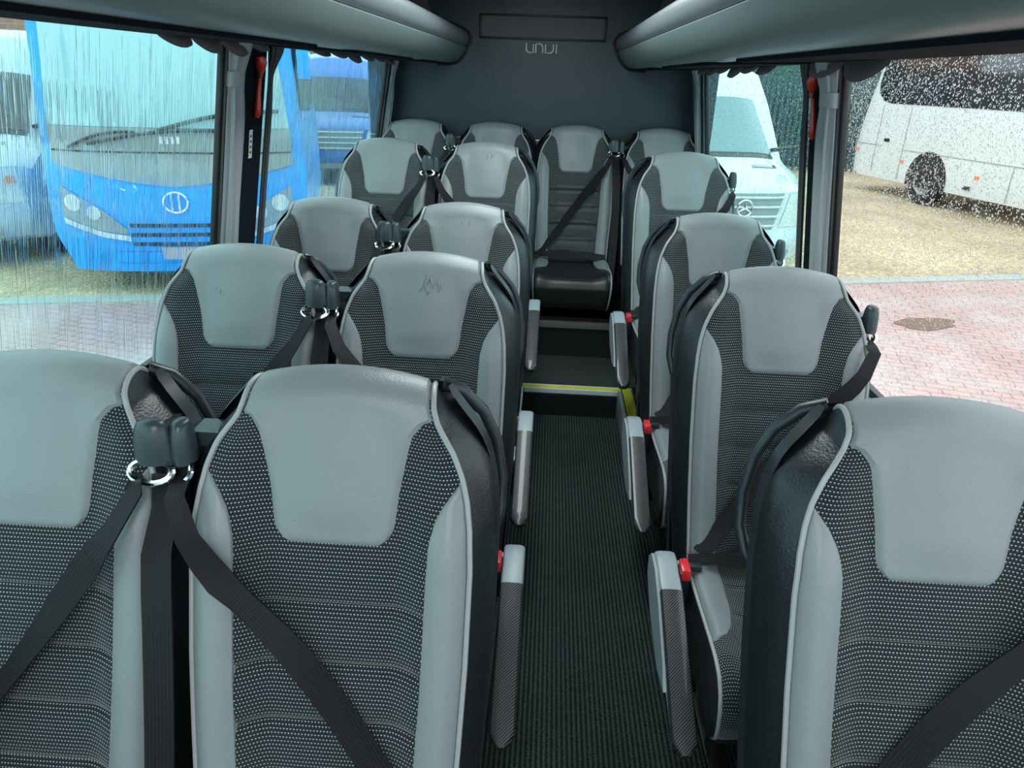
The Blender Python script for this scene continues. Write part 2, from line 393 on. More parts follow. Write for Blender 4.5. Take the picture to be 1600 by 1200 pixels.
SEATM = {}
def seat_meshes():
    """all backrest meshes shared by the seats"""
    def groove(x, t):
        k = sum(math.exp(-((t - g) / .0045) ** 2) for g in GRV)
        puff = 0
        if t < .9:
            puff = .0045 * (1 - abs(math.cos(PI * (t - .822) / .095)) ** 6)
        return (-.008 * k + puff) * sstep(.17, .14, abs(x))
    mb = MB(); ts = frange(.38, 1.20, 170)
    panel(mb, ts, lambda t: -bw(t) + .001, lambda t: bw(t) - .001, 44, 0, 0, groove, endlo=False, endhi=False)
    SEATM['fabric'] = mb
    mb = MB(); ts = frange(.918, .955, 10) + frange(.96, 1.33, 44)
    panel(mb, ts, lambda t: -hw(t), lambda t: hw(t), 26, .006, .004, lambda x, t: .010 * math.exp(-(x/.08)**2) * sstep(.92, .99, t) * sstep(1.16, 1.05, t), endhi=False)
    SEATM['head'] = mb
    for s in (-1, 1):
        mb = MB(); ts = frange(.38, 1.032, 60)
        fa = (lambda t: bi(t)) if s > 0 else (lambda t: -bw(t) + .002)
        fb = (lambda t: bw(t) - .002) if s > 0 else (lambda t: -bi(t))
        def ex(x, t):
            k = (abs(x) - bi(t)) / max(.001, bw(t) - bi(t)); return .005 * math.sin(PI * clamp(k)) * sstep(1.03, .95, t)
        panel(mb, ts, fa, fb, 12, .004, .004, ex, endlo=False, endhi=False, w=.008)
        SEATM['bol', s] = mb
        mb = MB(); pts = []
        for t in frange(.38, 1.31, 90):
            x = s * bw(t); p = back(x, t) + Vector((s * .001, -.001, .001)); pts.append(p)
        mb.tube(pts, .0046, 8); SEATM['pipe', s] = mb
        # black leather side panel, from the piping back to the shell
        rows, uvs = [], []
        for i, t in enumerate(frange(.36, 1.30, 80)):
            p0 = back(s * (bw(t) - .001), t); row = []; tc = min(t, 1.12); dep = lerp(.128, .105, sstep(.9, 1.15, tc))
            push = .020 * sstep(1.15, 1.0, t) * lerp(1, .6, sstep(.6, .4, t)) + .004
            e0 = back(bw(tc) - .001, tc); fl = .020 * sstep(1.16, 1.03, tc) + .006
            q = Vector((s * (bw(tc) + fl), e0.y + .012 + dep, tc - .012 * sstep(1.0, 1.13, tc)))
            if t > 1.12: q = q.lerp(Vector((s * .145, .112, 1.105)), clamp((t - 1.12) / .18))
            for k in frange(0, 1, 10):
                v = p0.lerp(q, k); v.x += s * push * math.sin(PI * k); row.append(v)
            rows.append(row); uvs.append([(v.y, v.z) for v in row])
        SEATM['side', s] = MB().grid(rows, uvs)
    # rear shell
    rows = []
    for t in frange(.30, 1.13, 50):
        tt = max(t, .36); p = back(bw(tt), tt); dep = lerp(.128, .105, sstep(.9, 1.15, tt)); W = bw(tt) + .030 * sstep(1.16, 1.06, t) + .006
        y0 = p.y + dep; z = t
        top = .035 * sstep(1.02, 1.13, t)
        rows.append([Vector((-W, y0 - .028, z)), Vector((-W - .004, y0, z)), Vector((-W + .012, y0 + .026 - top*.4, z)), Vector((-W * .6, y0 + .036 - top*.6, z)), Vector((0, y0 + .038 - top * .6, z)),
                     Vector((W * .6, y0 + .036 - top*.6, z)), Vector((W - .012, y0 + .026 - top*.4, z)), Vector((W + .004, y0, z)), Vector((W, y0 - .028, z))])
    last = rows[-1]
    rows.append([Vector((q.x * .96, q.y * .5 + .042, q.z + .012)) for q in last])
    SEATM['shell'] = MB().grid(rows)
    # seat cushion
    CP = [(-.225,.425),(-.30,.430),(-.42,.436),(-.55,.446),(-.62,.448),(-.665,.440),(-.695,.418),(-.708,.385),(-.705,.340),(-.690,.295),(-.66,.262),(-.62,.25)]
    pts = [Vector((0, y, z)) for y, z in CP]; arc = [0]
    for a, b in zip(pts, pts[1:]): arc.append(arc[-1] + (b - a).length)
    A = arc[-1]
    def csurf(x, s):
        y = interp(list(zip(arc, [p.y for p in pts])), s); z = interp(list(zip(arc, [p.z for p in pts])), s)
        xh = abs(x) / .212
        up = .020 * sstep(.5, .92, xh) - .014 * sstep(.9, 1, xh)
        k = sstep(.42, .56, s); z += up * (1 - k); y -= up * .4 * k
        return Vector((x, y, z))
    def cnorm(x, s):
        e = .01; n = (csurf(x + .004, s) - csurf(x - .004, s)).cross(csurf(x, min(A, s + e)) - csurf(x, max(0, s - e))); n.normalize()
        return -n
    cw = lambda s: .212 - .012 * sstep(.48, A, s)
    def cgr(x, s): return -.006 * sum(math.exp(-((s - g) / .005) ** 2) for g in (.12, .24)) * sstep(.15, .12, abs(x))
    mb = MB(); panel(mb, frange(0, A, 70), lambda s: -cw(s), cw, 30, 0, 0, cgr, surf=csurf, norm=cnorm, endlo=False, endhi=False)
    SEATM['cush'] = mb
    for sg in (-1, 1):
        inner = lambda s: interp([(0,.128),(.10,.130),(.22,.136),(.29,.150),(.33,.170),(.355,.205)], s)
        mb = MB()
        fa = inner if sg > 0 else (lambda s: -cw(s) + .002); fb = (lambda s: cw(s) - .002) if sg > 0 else (lambda s: -inner(s))
        panel(mb, frange(0, .355, 30), fa, fb, 10, .004, .003, surf=csurf, norm=cnorm, w=.008)
        SEATM['patch', sg] = mb
        mb = MB(); mb.tube([csurf(sg * cw(s), s) for s in frange(0, A, 50)], .0046, 8); SEATM['cpipe', sg] = mb
        # black side of cushion
        rows = []
        for s in frange(0, A, 40):
            p = csurf(sg * cw(s), s); zb = .262
            q = Vector((p.x, lerp(p.y, -.46, .18), zb)); row = []
            for k in frange(0, 1, 6):
                v = p.lerp(q, k); v.x += sg * .012 * math.sin(PI * k); row.append(v)
            rows.append(row)
        SEATM['cside', sg] = MB().grid(rows)
    # bench cushion: front and sides black, boxy
    SEATM['pan'] = MB().box((-.19, -.66, .235), (.19, -.22, .275))
seat_meshes()

def rounded_strip(mb, path, w, th, n=8):
    """arm of rounded rectangular section following path (y,z) in the x plane"""
    rows, uvs, L = [], [], 0
    for i, (x, y, z, ww) in enumerate(path):
        a = path[max(0, i-1)]; b = path[min(len(path)-1, i+1)]; d = Vector((0, b[1]-a[1], b[2]-a[2])).normalized(); nn = Vector((0, -d.z, d.y))
        if nn.z < 0: nn = -nn
        if i: L += math.dist(path[i][1:3], path[i-1][1:3])
        h = ww / 2; row = []; uv = []
        for (px, pn) in ((-h, -th), (-h, -.006), (-h + .004, 0), (-h * .5, .0025), (h * .5, .0025), (h - .004, 0), (h, -.006), (h, -th)):
            row.append(Vector((x + px, y, z)) + nn * pn); uv.append((px, L))
        rows.append(row); uvs.append(uv)
    mb.grid(rows, uvs, closed=True); n0 = len(rows) * 8; o = len(mb.v) - n0
    mb.f.append(tuple(range(o, o + 8))); mb.f.append(tuple(reversed(range(o + n0 - 8, o + n0)))); return mb

def belt_front_y(x, z):
    x = clamp(x, -.212, .212); return min(back(x + d, z + e).y for d in (-.025, 0, .025) for e in (-.02, .02) if abs(x + d) < .22)

def make_seat(gs, hs, arm, bench=False, centre=None, belts=True):
    """gs side of belt guide, hs side of grab handle, arm side of armrest (0 none)"""
    root = empty('bus_seat')
    S = SEATM
    if bench:
        S['fabric'].build('backrest', M['fabric'], root); 
    else: S['fabric'].build('backrest', M['fabric'], root)
    if centre:
        mb = MB(); g2 = lambda x, t: -.0045 * sum(math.exp(-((t - g) / .0045) ** 2) for g in GRV + [.90])
        panel(mb, frange(.39, .905, 100), lambda t: -bi(t) + .002, lambda t: bi(t) - .002, 20, .004, .003, g2, endlo=False)
        mb.build('centre_panel', M['centrel'], root)['label'] = 'smooth black leather centre panel'
    S['head'].build('headrest', M['grey'], root)
    for s in (-1, 1):
        S['bol', s].build('side_bolster', M['grey'], root); S['pipe', s].build('piping', M['piping'], root)
        S['side', s].build('side_panel', M['black'], root)
    S['shell'].build('back_shell', M['shell'], root)
    mb = MB(); h = hs * (.93 if gs * hs > 0 else 1)
    mb.tube([(h*.150, .105, 1.135), (h*.185, .118, 1.118), (h*.222, .128, 1.075), (h*.246, .130, 1.02), (h*.258, .122, .95), (h*.258, .108, .89), (h*.246, .085, .845), (h*.225, .06, .82)], [.013,.012,.011,.011,.011,.011,.011,.012], 10)
    mb.build('grab_handle', M['shell'], root)
    # cushion
    cu = S['cush'].build('cushion', M['fabric'] if not bench else M['black'], root)
    for s in (-1, 1):
        S['patch', s].build('cushion_patch', M['grey'], cu); S['cpipe', s].build('cushion_piping', M['piping'], cu)
        S['cside', s].build('cushion_side', M['black'], cu)
    if not bench: S['pan'].build('seat_pan', M['shell'], root, bevel=.006)
    if not bench:
        for s in (-1, 1):
            mb = MB(); mb.box((s*.13 - .02, -.52, .02), (s*.13 + .02, -.47, .26)); mb.box((s*.13 - .02, -.30, .02), (s*.13 + .02, -.25, .26)); mb.box((s*.13 - .024, -.58, 0.0), (s*.13 + .024, -.12, .022))
            mb.build('leg', M['steel'], root, bevel=.003)
        mb = MB(); mb.box((-.20, -.51, .215), (.20, -.48, .24)); mb.box((-.20, -.29, .215), (.20, -.26, .24)); mb.build('seat_frame', M['armgrey'], root, bevel=.003)
    # belt guide with chrome loop
    gx = gs * {(1, 1): .217, (-1, 1): .246, (1, -1): .229, (-1, -1): .235}[(gs, hs)]
    gy, gz = {(1, 1): -.048, (-1, 1): -.030, (1, -1): -.012, (-1, -1): .0}[(gs, hs)], {(1, 1): 1.072, (-1, 1): 1.066}.get((gs, hs), 1.060)
    mb = MB(); rows = []
    for k in frange(0, 1, 10):
        a = PI * .5 * k; zz = gz - .030 + .070 * math.sin(a); rx = (.031 if (gs, hs) == (1, 1) else .019) * math.cos(a) ** .42 + .001; ry = (.020 if (gs, hs) == (1, 1) else .026) * math.cos(a) ** .42 + .001
        rows.append([Vector((gx + rx * math.cos(b), gy + ry * math.sin(b) + .004 * k, zz)) for b in [2*PI*j/16 for j in range(16)]])
    mb.grid(rows, closed=True); mb.f.append(tuple(reversed(range(16))))
    bl = .022 if (gs, hs) == (1, 1) else .055
    mb.box((min(gx, gx - gs*bl), max(gy + .012, .0 if gs * hs < 0 else -.02), gz - .02), (max(gx, gx - gs*bl), .05, gz + .005))
    gd = mb.build('belt_guide', M['cap'], root)
    mb = MB(); rx = .034 if (gs, hs) == (1, 1) else .016
    ring = [(gx - gs*rx * math.cos(a), gy - .018 + .010*math.sin(a), gz - .040 + .016 * math.sin(a)) for a in frange(0, 2*PI, 20)]
    mb.tube(ring, .0058, 8, cap=False); mb.build('belt_ring', M['chrome'], gd)
    # diagonal strap
    ex = -gs * .185; ez = .475
    P0 = Vector((gx - gs * .012, gy - .036, gz - .058)); pts = [P0]; n = 16
    for i in range(1, n + 1):
        k = i / n; x = lerp(gx - gs * .015, ex, k); z = lerp(gz - .075, ez, k ** 1.0)
        y = belt_front_y(x, z) - .012 - .026 * sstep(.09, .17, abs(x)) * sstep(.7, .5, k); pts.append(Vector((x, y, z)))
    # taut: smooth
    pts[0].y = min(pts[0].y, belt_front_y(gx, gz - .06) - .03)
    for _ in range(6):
        for i in range(1, n):
            pts[i].y = min(pts[i].y, (pts[i-1].y + pts[i+1].y) / 2)
    sd = Vector((.80 * gs, 0, .60)).normalized()
    side = [Vector((gs * lerp(.95, .78, clamp(i/4)), lerp(-.15, 0, clamp(i/5)), lerp(.2, .62, clamp(i/4)))).normalized() for i in range(n + 1)]
    pre = Vector((gx - gs * (.024 if (gs, hs) == (1, 1) else .004), gy - .022, gz - .050))
    p1 = pre.lerp(pts[0], .5) + Vector((0, -.006, 0))
    mb = MB(); mb.ribbon([pre, p1] + pts, [side[0], side[0]] + side, [.022, .026] + [lerp(.030, .046, clamp(i / 3)) for i in range(n + 1)])
    # hanging strap beside the backrest
    dn = []; front = (gs, hs) == (1, 1)
    vx = gx + gs * (.016 if front else .014)
    for i in range(14):
        k = i / 13; z = lerp(gz - .045, .33, k); y = (min(gy - .02, back(.2, z).y - .030)) if front else lerp(gy - .004, -.165, k)
        if front: y = lerp(gy - .014, y, sstep(0, .18, k))
        dn.append(Vector((vx + gs * .012 * math.sin(3*k), y, z)))
    sdir = (1, .1, 0) if front else ((.8, .6, 0) if hs == 1 else (.35, 1, 0))
    mb.ribbon(dn, Vector(sdir), [.034, .040] + [.046] * 12)
    mb.build('seat_belt', M['belt'], root, angle=1.2)
    # buckle on the hip opposite the guide
    bx = -gs * .232
    mb = MB(); mb.box((bx - .014, -.345, .36), (bx + .014, -.30, .462)); bk = mb.build('buckle', M['shell'], root, bevel=.004)
    mb = MB(); mb.box((bx - .0115, -.352, .445), (bx + .0115, -.297, .478)); mb.build('release_button', M['red'], bk, bevel=.004)
    mb = MB(); mb.box((min(bx + gs*.006, bx + gs*.045), -.325, .455), (max(bx + gs*.006, bx + gs*.045), -.300, .472)); mb.build('belt_tongue', M['shell'], root, bevel=.003)
    mb = MB(); pts = []
    for i in range(13):
        k = i / 12; x = lerp(bx + gs * .012, gs * .20, k); pts.append(Vector((x, -.30 + .02 * k, .475 + .012 * math.sin(PI * k) - .015 * k)))
    mb.ribbon(pts, Vector((0, .5, .85)), [.030] * 3 + [.042] * 10); mb.build('lap_belt', M['belt'], root)
    if arm:
        ax = arm * .275
        mb = MB()
        path = [(ax, -.245, .455, .046), (ax, -.262, .468, .056), (ax, -.30, .472, .056), (ax, -.40, .452, .056), (ax, -.50, .405, .056), (ax, -.62, .345, .054), (ax, -.695, .307, .048), (ax, -.715, .297, .034)]
        rounded_strip(mb, path, .05, .034)
        if hs < 0: mb.prism([(-.23, .43), (-.26, .46), (-.33, .462), (-.42, .43), (-.56, .36), (-.60, .32), (-.50, .30), (-.34, .33), (-.24, .38)], 0, ax + arm * .0285 - .006, ax + arm * .0285 + .008)
        mb.tube([(ax - arm * .05, -.28, .435), (ax + arm * .02, -.28, .435)], .018, 12)
        ab = mb.build('armrest', M['armgrey'], root)
        mb = MB(); ps = []
        for i in range(15):
            k = i / 14; y = lerp(-.402, -.742, k); z = interp([(-.742,.286),(-.715,.300),(-.62,.348),(-.50,.408),(-.402,.454)], y) + .003
            ww = .057 if k < .93 else .057 * math.sqrt(max(.05, 1 - ((k - .93) / .075) ** 2))
            ps.append((ax, y, z, ww))
        rounded_strip(mb, ps, .05, .02); mb.build('armrest_cover', M['carbon'], ab)['label'] = 'carbon-look armrest cover'
    return root

def creases(root, kind):
    mb = MB()
    rnd = random.Random(kind)
    if kind == 2:
        strokes = [[(.005,1.135),(.012,1.12),(.004,1.105),(.010,1.09)], [(.000,1.125),(-.006,1.10),(-.012,1.085)], [(.022,1.135),(.018,1.12),(.024,1.105),(.020,1.095)],
                   [(.040,1.13),(.036,1.115),(.042,1.10),(.040,1.085)], [(.004,1.10),(.012,1.085),(.008,1.078)], [(.034,1.12),(.040,1.108)]]
    elif kind == 3: strokes = [[(.002,1.125),(.001,1.105)], [(.028,1.128),(.030,1.115),(.027,1.10)]]
    elif kind == 4: strokes = [[(.004,1.12),(.008,1.11),(.005,1.10)], [(.024,1.125),(.028,1.112),(.022,1.10)], [(.034,1.12),(.032,1.108)]]
    else: strokes = [[(-.062,1.075),(-.058,1.068)], [(-.046,1.07),(-.048,1.062),(-.043,1.058)]]
    for st in strokes:
        pts = []
        for a, b in zip(st, st[1:]):
            for k in (0, .33, .66): pts.append((lerp(a[0], b[0], k), lerp(a[1], b[1], k)))
        pts.append(st[-1]); q = []
        for x, t in pts:
            h = .006 + .010 * math.exp(-(x/.08)**2) * sstep(.92, .99, t) * sstep(1.16, 1.05, t)
            q.append(back(x, t) + bnorm(x, t) * h)
        n = len(q); mb.tube(q, [(.0040 if kind == 2 else .003) * math.sin(PI * (i + .4) / n) + .0004 for i in range(n)], 6)
    mb.build('leather_crease', M['grey'], root)['label'] = 'raised wrinkles in the grey leather'

TYPE = {'A': make_seat(1, 1, 0), 'B': make_seat(-1, 1, 1), 'C': make_seat(1, -1, -1),
        'K': make_seat(1, 1, 0, bench=True), 'J': make_seat(-1, 1, 0, bench=True), 'D': make_seat(1, 1, 0, bench=True, centre=True)}
XA, XB, XC = -.8187, -.3173, .6333
SEATS = [
 ('A', XA, 1.010, 0, 0, 'grey and black dotted bus seat in the nearest row, cut by the left edge'),
 ('B', XB, 1.010, 0, 0, 'large grey and black bus seat, nearest row, just left of the aisle'),
 ('A', XA, 1.846, 0, 9, 'second seat from the front in the left window column, sill visible at its left'),
 ('B', XB, 1.844, 0, 2, 'bus seat left of the aisle with strongly wrinkled grey leather headrest, second row'),
 ('A', XA, 2.680, 0, 0, 'third seat from the front in the left window column, behind the pillar curtain'),
 ('B', XB, 2.680, 0, 3, 'bus seat left of the aisle, third row, two short creases in its grey headrest'),
 ('A', XA, 3.671, .14, 0, 'fourth seat in the left window column, raised on the podium'),
 ('B', XB, 3.671, .14, 4, 'bus seat left of the aisle on the raised podium, fourth row'),
 ('C', XC, 1.0025, 0, 0, 'nearest single seat right of the aisle, cut by the right edge'),
 ('C', XC, 1.856, 0, 0, 'second single seat right of the aisle with red buckle and full belt across it'),
 ('C', XC, 2.681, 0, 0, 'third single seat right of the aisle, its armrest near the yellow step edge'),
 ('C', XC, 3.539, .14, 0, 'fourth single seat right of the aisle, raised in front of the rear bench'),
 ('K', -.8141, 4.466, .189, 0, 'leftmost seat of the rear bench, below the back left curtain'),
 ('J', -.3328, 4.466, .189, 0, 'second seat from the left on the rear bench'),
 ('D', .1493, 4.466, .189, 0, 'rear bench seat at the end of the aisle with black leather cushion'),
 ('J', .6588, 4.466, .189, 0, 'rightmost seat of the rear bench by the right window'),
]
used = set()
for k, x, y, z, cr, lab in SEATS:
    o = TYPE[k] if k not in used else copy_tree(TYPE[k]); used.add(k)
    o.location = (x, y, z + (0.0)); tag(o, lab, 'seat', 'seats of the rear bench' if k in 'KJD' else 'passenger bus seats')
for k, x, y, z, cr, lab in SEATS:
    if cr:
        root = next(o for o in bpy.data.objects if o.get('label') == lab); creases(root, cr)

# ------------------------------------------------------------------ bus shell
Y0, Y1 = -2.2, 4.66; CX = -.085; TB = .16
def wx(s, z):        # glass plane of the side walls
    return (-1.115 + .178 * (z - .83)) if s < 0 else (.946 - .146 * (z - .83))
def st(o, kind='structure'): o['kind'] = kind; return o
st(MB().box((-1.2, Y0, -.06), (1.03, 3.40, 0)).build('floor', M['carpet'], smooth=False))
# raised podiums and rear step
mb = MB(); mb.box((-1.10, 2.60, 0), (-.085, 3.38, .14)); st(mb.build('trim_1', M['riser'], bevel=.003))
mb = MB(); mb.box((.425, 2.60, 0), (.93, 3.38, .14)); st(mb.build('trim_2', M['riser'], bevel=.003))
mb = MB(); mb.box((.405, 2.58, 0), (.4245, 3.38, .155)); st(mb.build('trim_3', M['armgrey'], bevel=.003))
mb = MB(); mb.box((-1.10, 3.385, 0), (.93, 4.62, .14)); st(mb.build('trim_4', M['vinyl'], bevel=.002))
mb = MB(); mb.box((-.0845, 3.372, 0), (.404, 3.384, .118)); st(mb.build('trim_5', M['riser']))
def strip(name, mat, boxes, label, cat):
    mb = MB()
    for a, b in boxes: mb.box(a, b)
    return tag(mb.build(name, mat, smooth=False), label, cat)
zt = .1402
t = strip('step_nosing', M['yellow'], [((-.085, 3.395, zt), (.425, 3.43, zt + .004))], 'yellow safety strip along the edge of the rear step', 'safety strip')
MB().box((-.085, 3.43, zt), (.415, 3.442, zt+.004)).build('border', M['white'], t, smooth=False)
MB().box((-.075, 3.381, zt - .018), (.415, 3.395, zt + .004)).build('border', M['white'], t, smooth=False)
t = strip('edge_strip', M['yellow'], [((-.135, 2.62, zt), (-.092, 3.44, zt + .004))], 'yellow safety strip on the left podium edge beside the aisle', 'safety strip')
MB().box((-.092, 2.62, zt - .01), (-.080, 3.394, zt + .004)).build('border', M['white'], t, smooth=False)
t = strip('edge_strip', M['yellow'], [((.432, 2.62, zt), (.475, 3.44, zt + .004))], 'yellow safety strip on the right podium edge beside the aisle', 'safety strip')
MB().box((.4755, 2.62, zt), (.487, 3.44, zt + .004)).build('border', M['white'], t, smooth=False)
# bench base
bb = empty('bench_base', (0, 3.86, .14), label='black boxed base of the rear bench with a grey ledge strip', cat='bench base')
MB().box((-1.09, .02, 0), (.92, .60, .235)).build('box', M['riser'], bb, smooth=False)
MB().box((-1.09, .0, .175), (.92, .02, .215)).build('ledge', M['ledge'], bb, bevel=.003)

# side walls
def wall(s, name):
    mb = MB()
    def q(y0, y1, z0, z1, th=.03, off=0):
        a0, a1 = wx(s, z0) - s*off, wx(s, z1) - s*off
        vs = [(a0,y0,z0),(a0,y1,z0),(a1,y1,z1),(a1,y0,z1)]; vs += [(v[0] + s*th, v[1], v[2]) for v in vs]
        mb.add(vs, [(0,1,2,3),(7,6,5,4),(0,4,5,1),(1,5,6,2),(2,6,7,3),(3,7,4,0)])
    q(Y0, Y1, -.1, .80, .05, .015)
    return mb, q
def lower(s, z): return wx(s, z) - s*.04
for s, nm in ((-1, 'left'), (1, 'right')):
    mb, q = wall(s, nm); q(Y0, Y1, 1.70, 2.15, .05, .0); st(mb.build('wall_' + nm, M['lining'], smooth=False))
    # sill: gasket, grey ledge, black line, grey top of lining
    mb = MB(); x = wx(s, .83)
    def sbox(x0, x1, z0, z1): mb.box((min(x0, x1), Y0, z0), (max(x0, x1), Y1, z1))
    sbox(x + s*.01, x - s*.012, .795, .842); st(mb.build('trim_%d' % (6 if s < 0 else 7), M['gasket'], bevel=.003))
    mb = MB(); sbox(x - s*.0125, x - s*.038, .79, .824); st(mb.build('trim_%d' % (8 if s < 0 else 9), M['lining'], bevel=.004))
    mb = MB(); sbox(x - s*.0385, x - s*.050, .785, .818); st(mb.build('trim_%d' % (10 if s < 0 else 11), M['gasket'], bevel=.002))
    mb = MB(); sbox(x - s*.0505, x - s*.062, .05, .80); st(mb.build('trim_%d' % (12 if s < 0 else 13), M['lining'], bevel=.004))

GL = {}
def glass(n, s, y0, y1, mat, fname_y=None):
    z0, z1 = .842, 1.70
    def P(y, z, off=0): return (wx(s, z) + s*(.012 + off), y, z)
    mb = MB(); mb.add([P(y0,z0),P(y1,z0),P(y1,z1),P(y0,z1)], [(0,1,2,3)])
    o = st(mb.build('window_%d' % n, mat, smooth=False)); GL[n] = (s, y0, y1)
    # black frame at the vertical edges
    return o
glass(1, -1, Y0 + .3, 2.225, M['tintl']); glass(2, -1, 2.51, 4.47, M['tintl'])
glass(3, 1, Y0 + .3, 2.255, M['clearg']); glass(4, 1, 2.47, 4.33, M['tintl'])
def vpost(s, y0, y1, mat, name, z0=.80, z1=1.70, inn=.015, out=.012, kind=True, bevel=.004):
    mb = MB(); a0, a1 = wx(s, z0), wx(s, z1)
    vs = [(a0 - s*inn, y0, z0), (a0 - s*inn, y1, z0), (a0 + s*out, y1, z0), (a0 + s*out, y0, z0),
          (a1 - s*inn, y0, z1), (a1 - s*inn, y1, z1), (a1 + s*out, y1, z1), (a1 + s*out, y0, z1)]
    mb.add(vs, [(0,3,2,1),(4,5,6,7),(0,1,5,4),(1,2,6,5),(2,3,7,6),(3,0,4,7)])
    o = mb.build(name, mat, bevel=bevel); return st(o) if kind else o
tn = 14
for s in (-1, 1):
    e0 = 2.225 if s < 0 else 2.255; e1 = 2.51 if s < 0 else 2.47
    vpost(s, e0, e0 + .020, M['gasket'], 'trim_%d' % tn, inn=.006); tn += 1
    vpost(s, e0 + .021, e0 + .036, M['ledge'], 'trim_%d' % tn, inn=.012); tn += 1
    vpost(s, e0 + .037, e0 + .07, M['gasket'], 'trim_%d' % tn, inn=.004); tn += 1
    vpost(s, e0 + .07, e1 + .03, M['dark'], 'trim_%d' % tn, inn=.018); tn += 1
    er = 4.46 if s < 0 else 4.32
    vpost(s, er, 4.66, M['lining'], 'trim_%d' % tn, inn=.01); tn += 1
    vpost(s, er - .03, er - .0005, M['gasket'], 'trim_%d' % tn, inn=.008); tn += 1
# rear wall: tall vinyl, lower band, ceiling
mb = MB(); mb.box((-1.13, Y1, 1.262), (.97, Y1 + .03, 2.16)); st(mb.build('wall_rear', M['rearwall'], smooth=False))
mb = MB(); mb.box((-1.13, Y1 - .012, .3), (.97, Y1 + .03, 1.258)); st(mb.build('trim_%d' % tn, M['rearwall'], bevel=.004)); tn += 1
st(MB().box((-1.1, Y0, 2.15), (.93, Y1 + .03, 2.19)).build('ceiling', M['ceil'], smooth=False))
# front end of the passenger room, behind the camera, with the large windscreen opening
mb = MB(); mb.box((-1.13, Y0 - .03, -.1), (.96, Y0, .65)); mb.box((-1.13, Y0 - .03, 2.0), (.96, Y0, 2.16)); mb.box((-1.13, Y0 - .03, .65), (-1.0, Y0, 2.0)); mb.box((.83, Y0 - .03, .65), (.96, Y0, 2.0))
st(mb.build('wall_front', M['lining'], smooth=False))
mb = MB(); mb.add([(-1.0, Y0 - .01, .65), (.83, Y0 - .01, .65), (.83, Y0 - .01, 2.0), (-1.0, Y0 - .01, 2.0)], [(0,1,2,3)]); st(mb.build('window_5', M['clearg'], smooth=False))

# vent grille + lettering on the rear wall
vg = empty('vent_grille', (-.085, Y1 - .002, 1.885), label='black perforated air vent high on the rear wall', cat='vent')
mb = MB(); 
for a, b in (((-.372,-.012,-.066),(.372,.0,-.055)), ((-.372,-.012,.055),(.372,.0,.066)), ((-.372,-.012,-.055),(-.355,.0,.055)), ((.355,-.012,-.055),(.372,.0,.055))): mb.box(a, b)
mb.build('frame', M['gasket'], vg, bevel=.002)
mb = MB(); nx, nz = 78, 12
mb.box((-.355, -.002, -.055), (.355, 0, .055))
for i in range(nx):
    for j in range(nz):
        x = -.35 + .70 * (i + (j % 2) * .5) / nx; z = -.05 + .1 * (j + .5) / nz
        mb.add([(x-.0028, -.0045, z), (x, -.0045, z-.003), (x+.0028, -.0045, z), (x, -.0045, z+.003), (x, -.002, z)], [(0,1,2,3)])
mb.build('mesh', simple('vent_holes', (.075, .085, .09), .5), vg, smooth=False)
lg = empty('wall_lettering', (-.182, Y1 - .003, 1.748), label='chrome lettering unvi below the vent on the rear wall', cat='lettering')
def letter(pts, r=.0072):
    mb = MB(); mb.tube([(x, -.004, z) for x, z in pts], r, 8, sy=.6); mb.build('letter', M['letter'], lg)
def arcp(cx, cz, rx, rz, a0, a1, n=8): return [(cx + rx*math.cos(a), cz + rz*math.sin(a)) for a in frange(a0, a1, n)]
k = .185 / 46.5  # per crop unit
letter([(.004,.054),(.004,.025)] + arcp(.026, .025, .022, .022, PI, 1.5*PI) + [(.046,.003),(.046,.048)])
letter([(.061,.002),(.061,.050)] + arcp(.078, .030, .024, .022, PI*.5, 0)[0:] + [(.102,.002)])
letter([(.118,.050),(.118,.003),(.138,.003)] + arcp(.142, .025, .022, .022, 1.5*PI, 2*PI) + [(.164,.050)])
letter([(.182,.002),(.182,.052)])

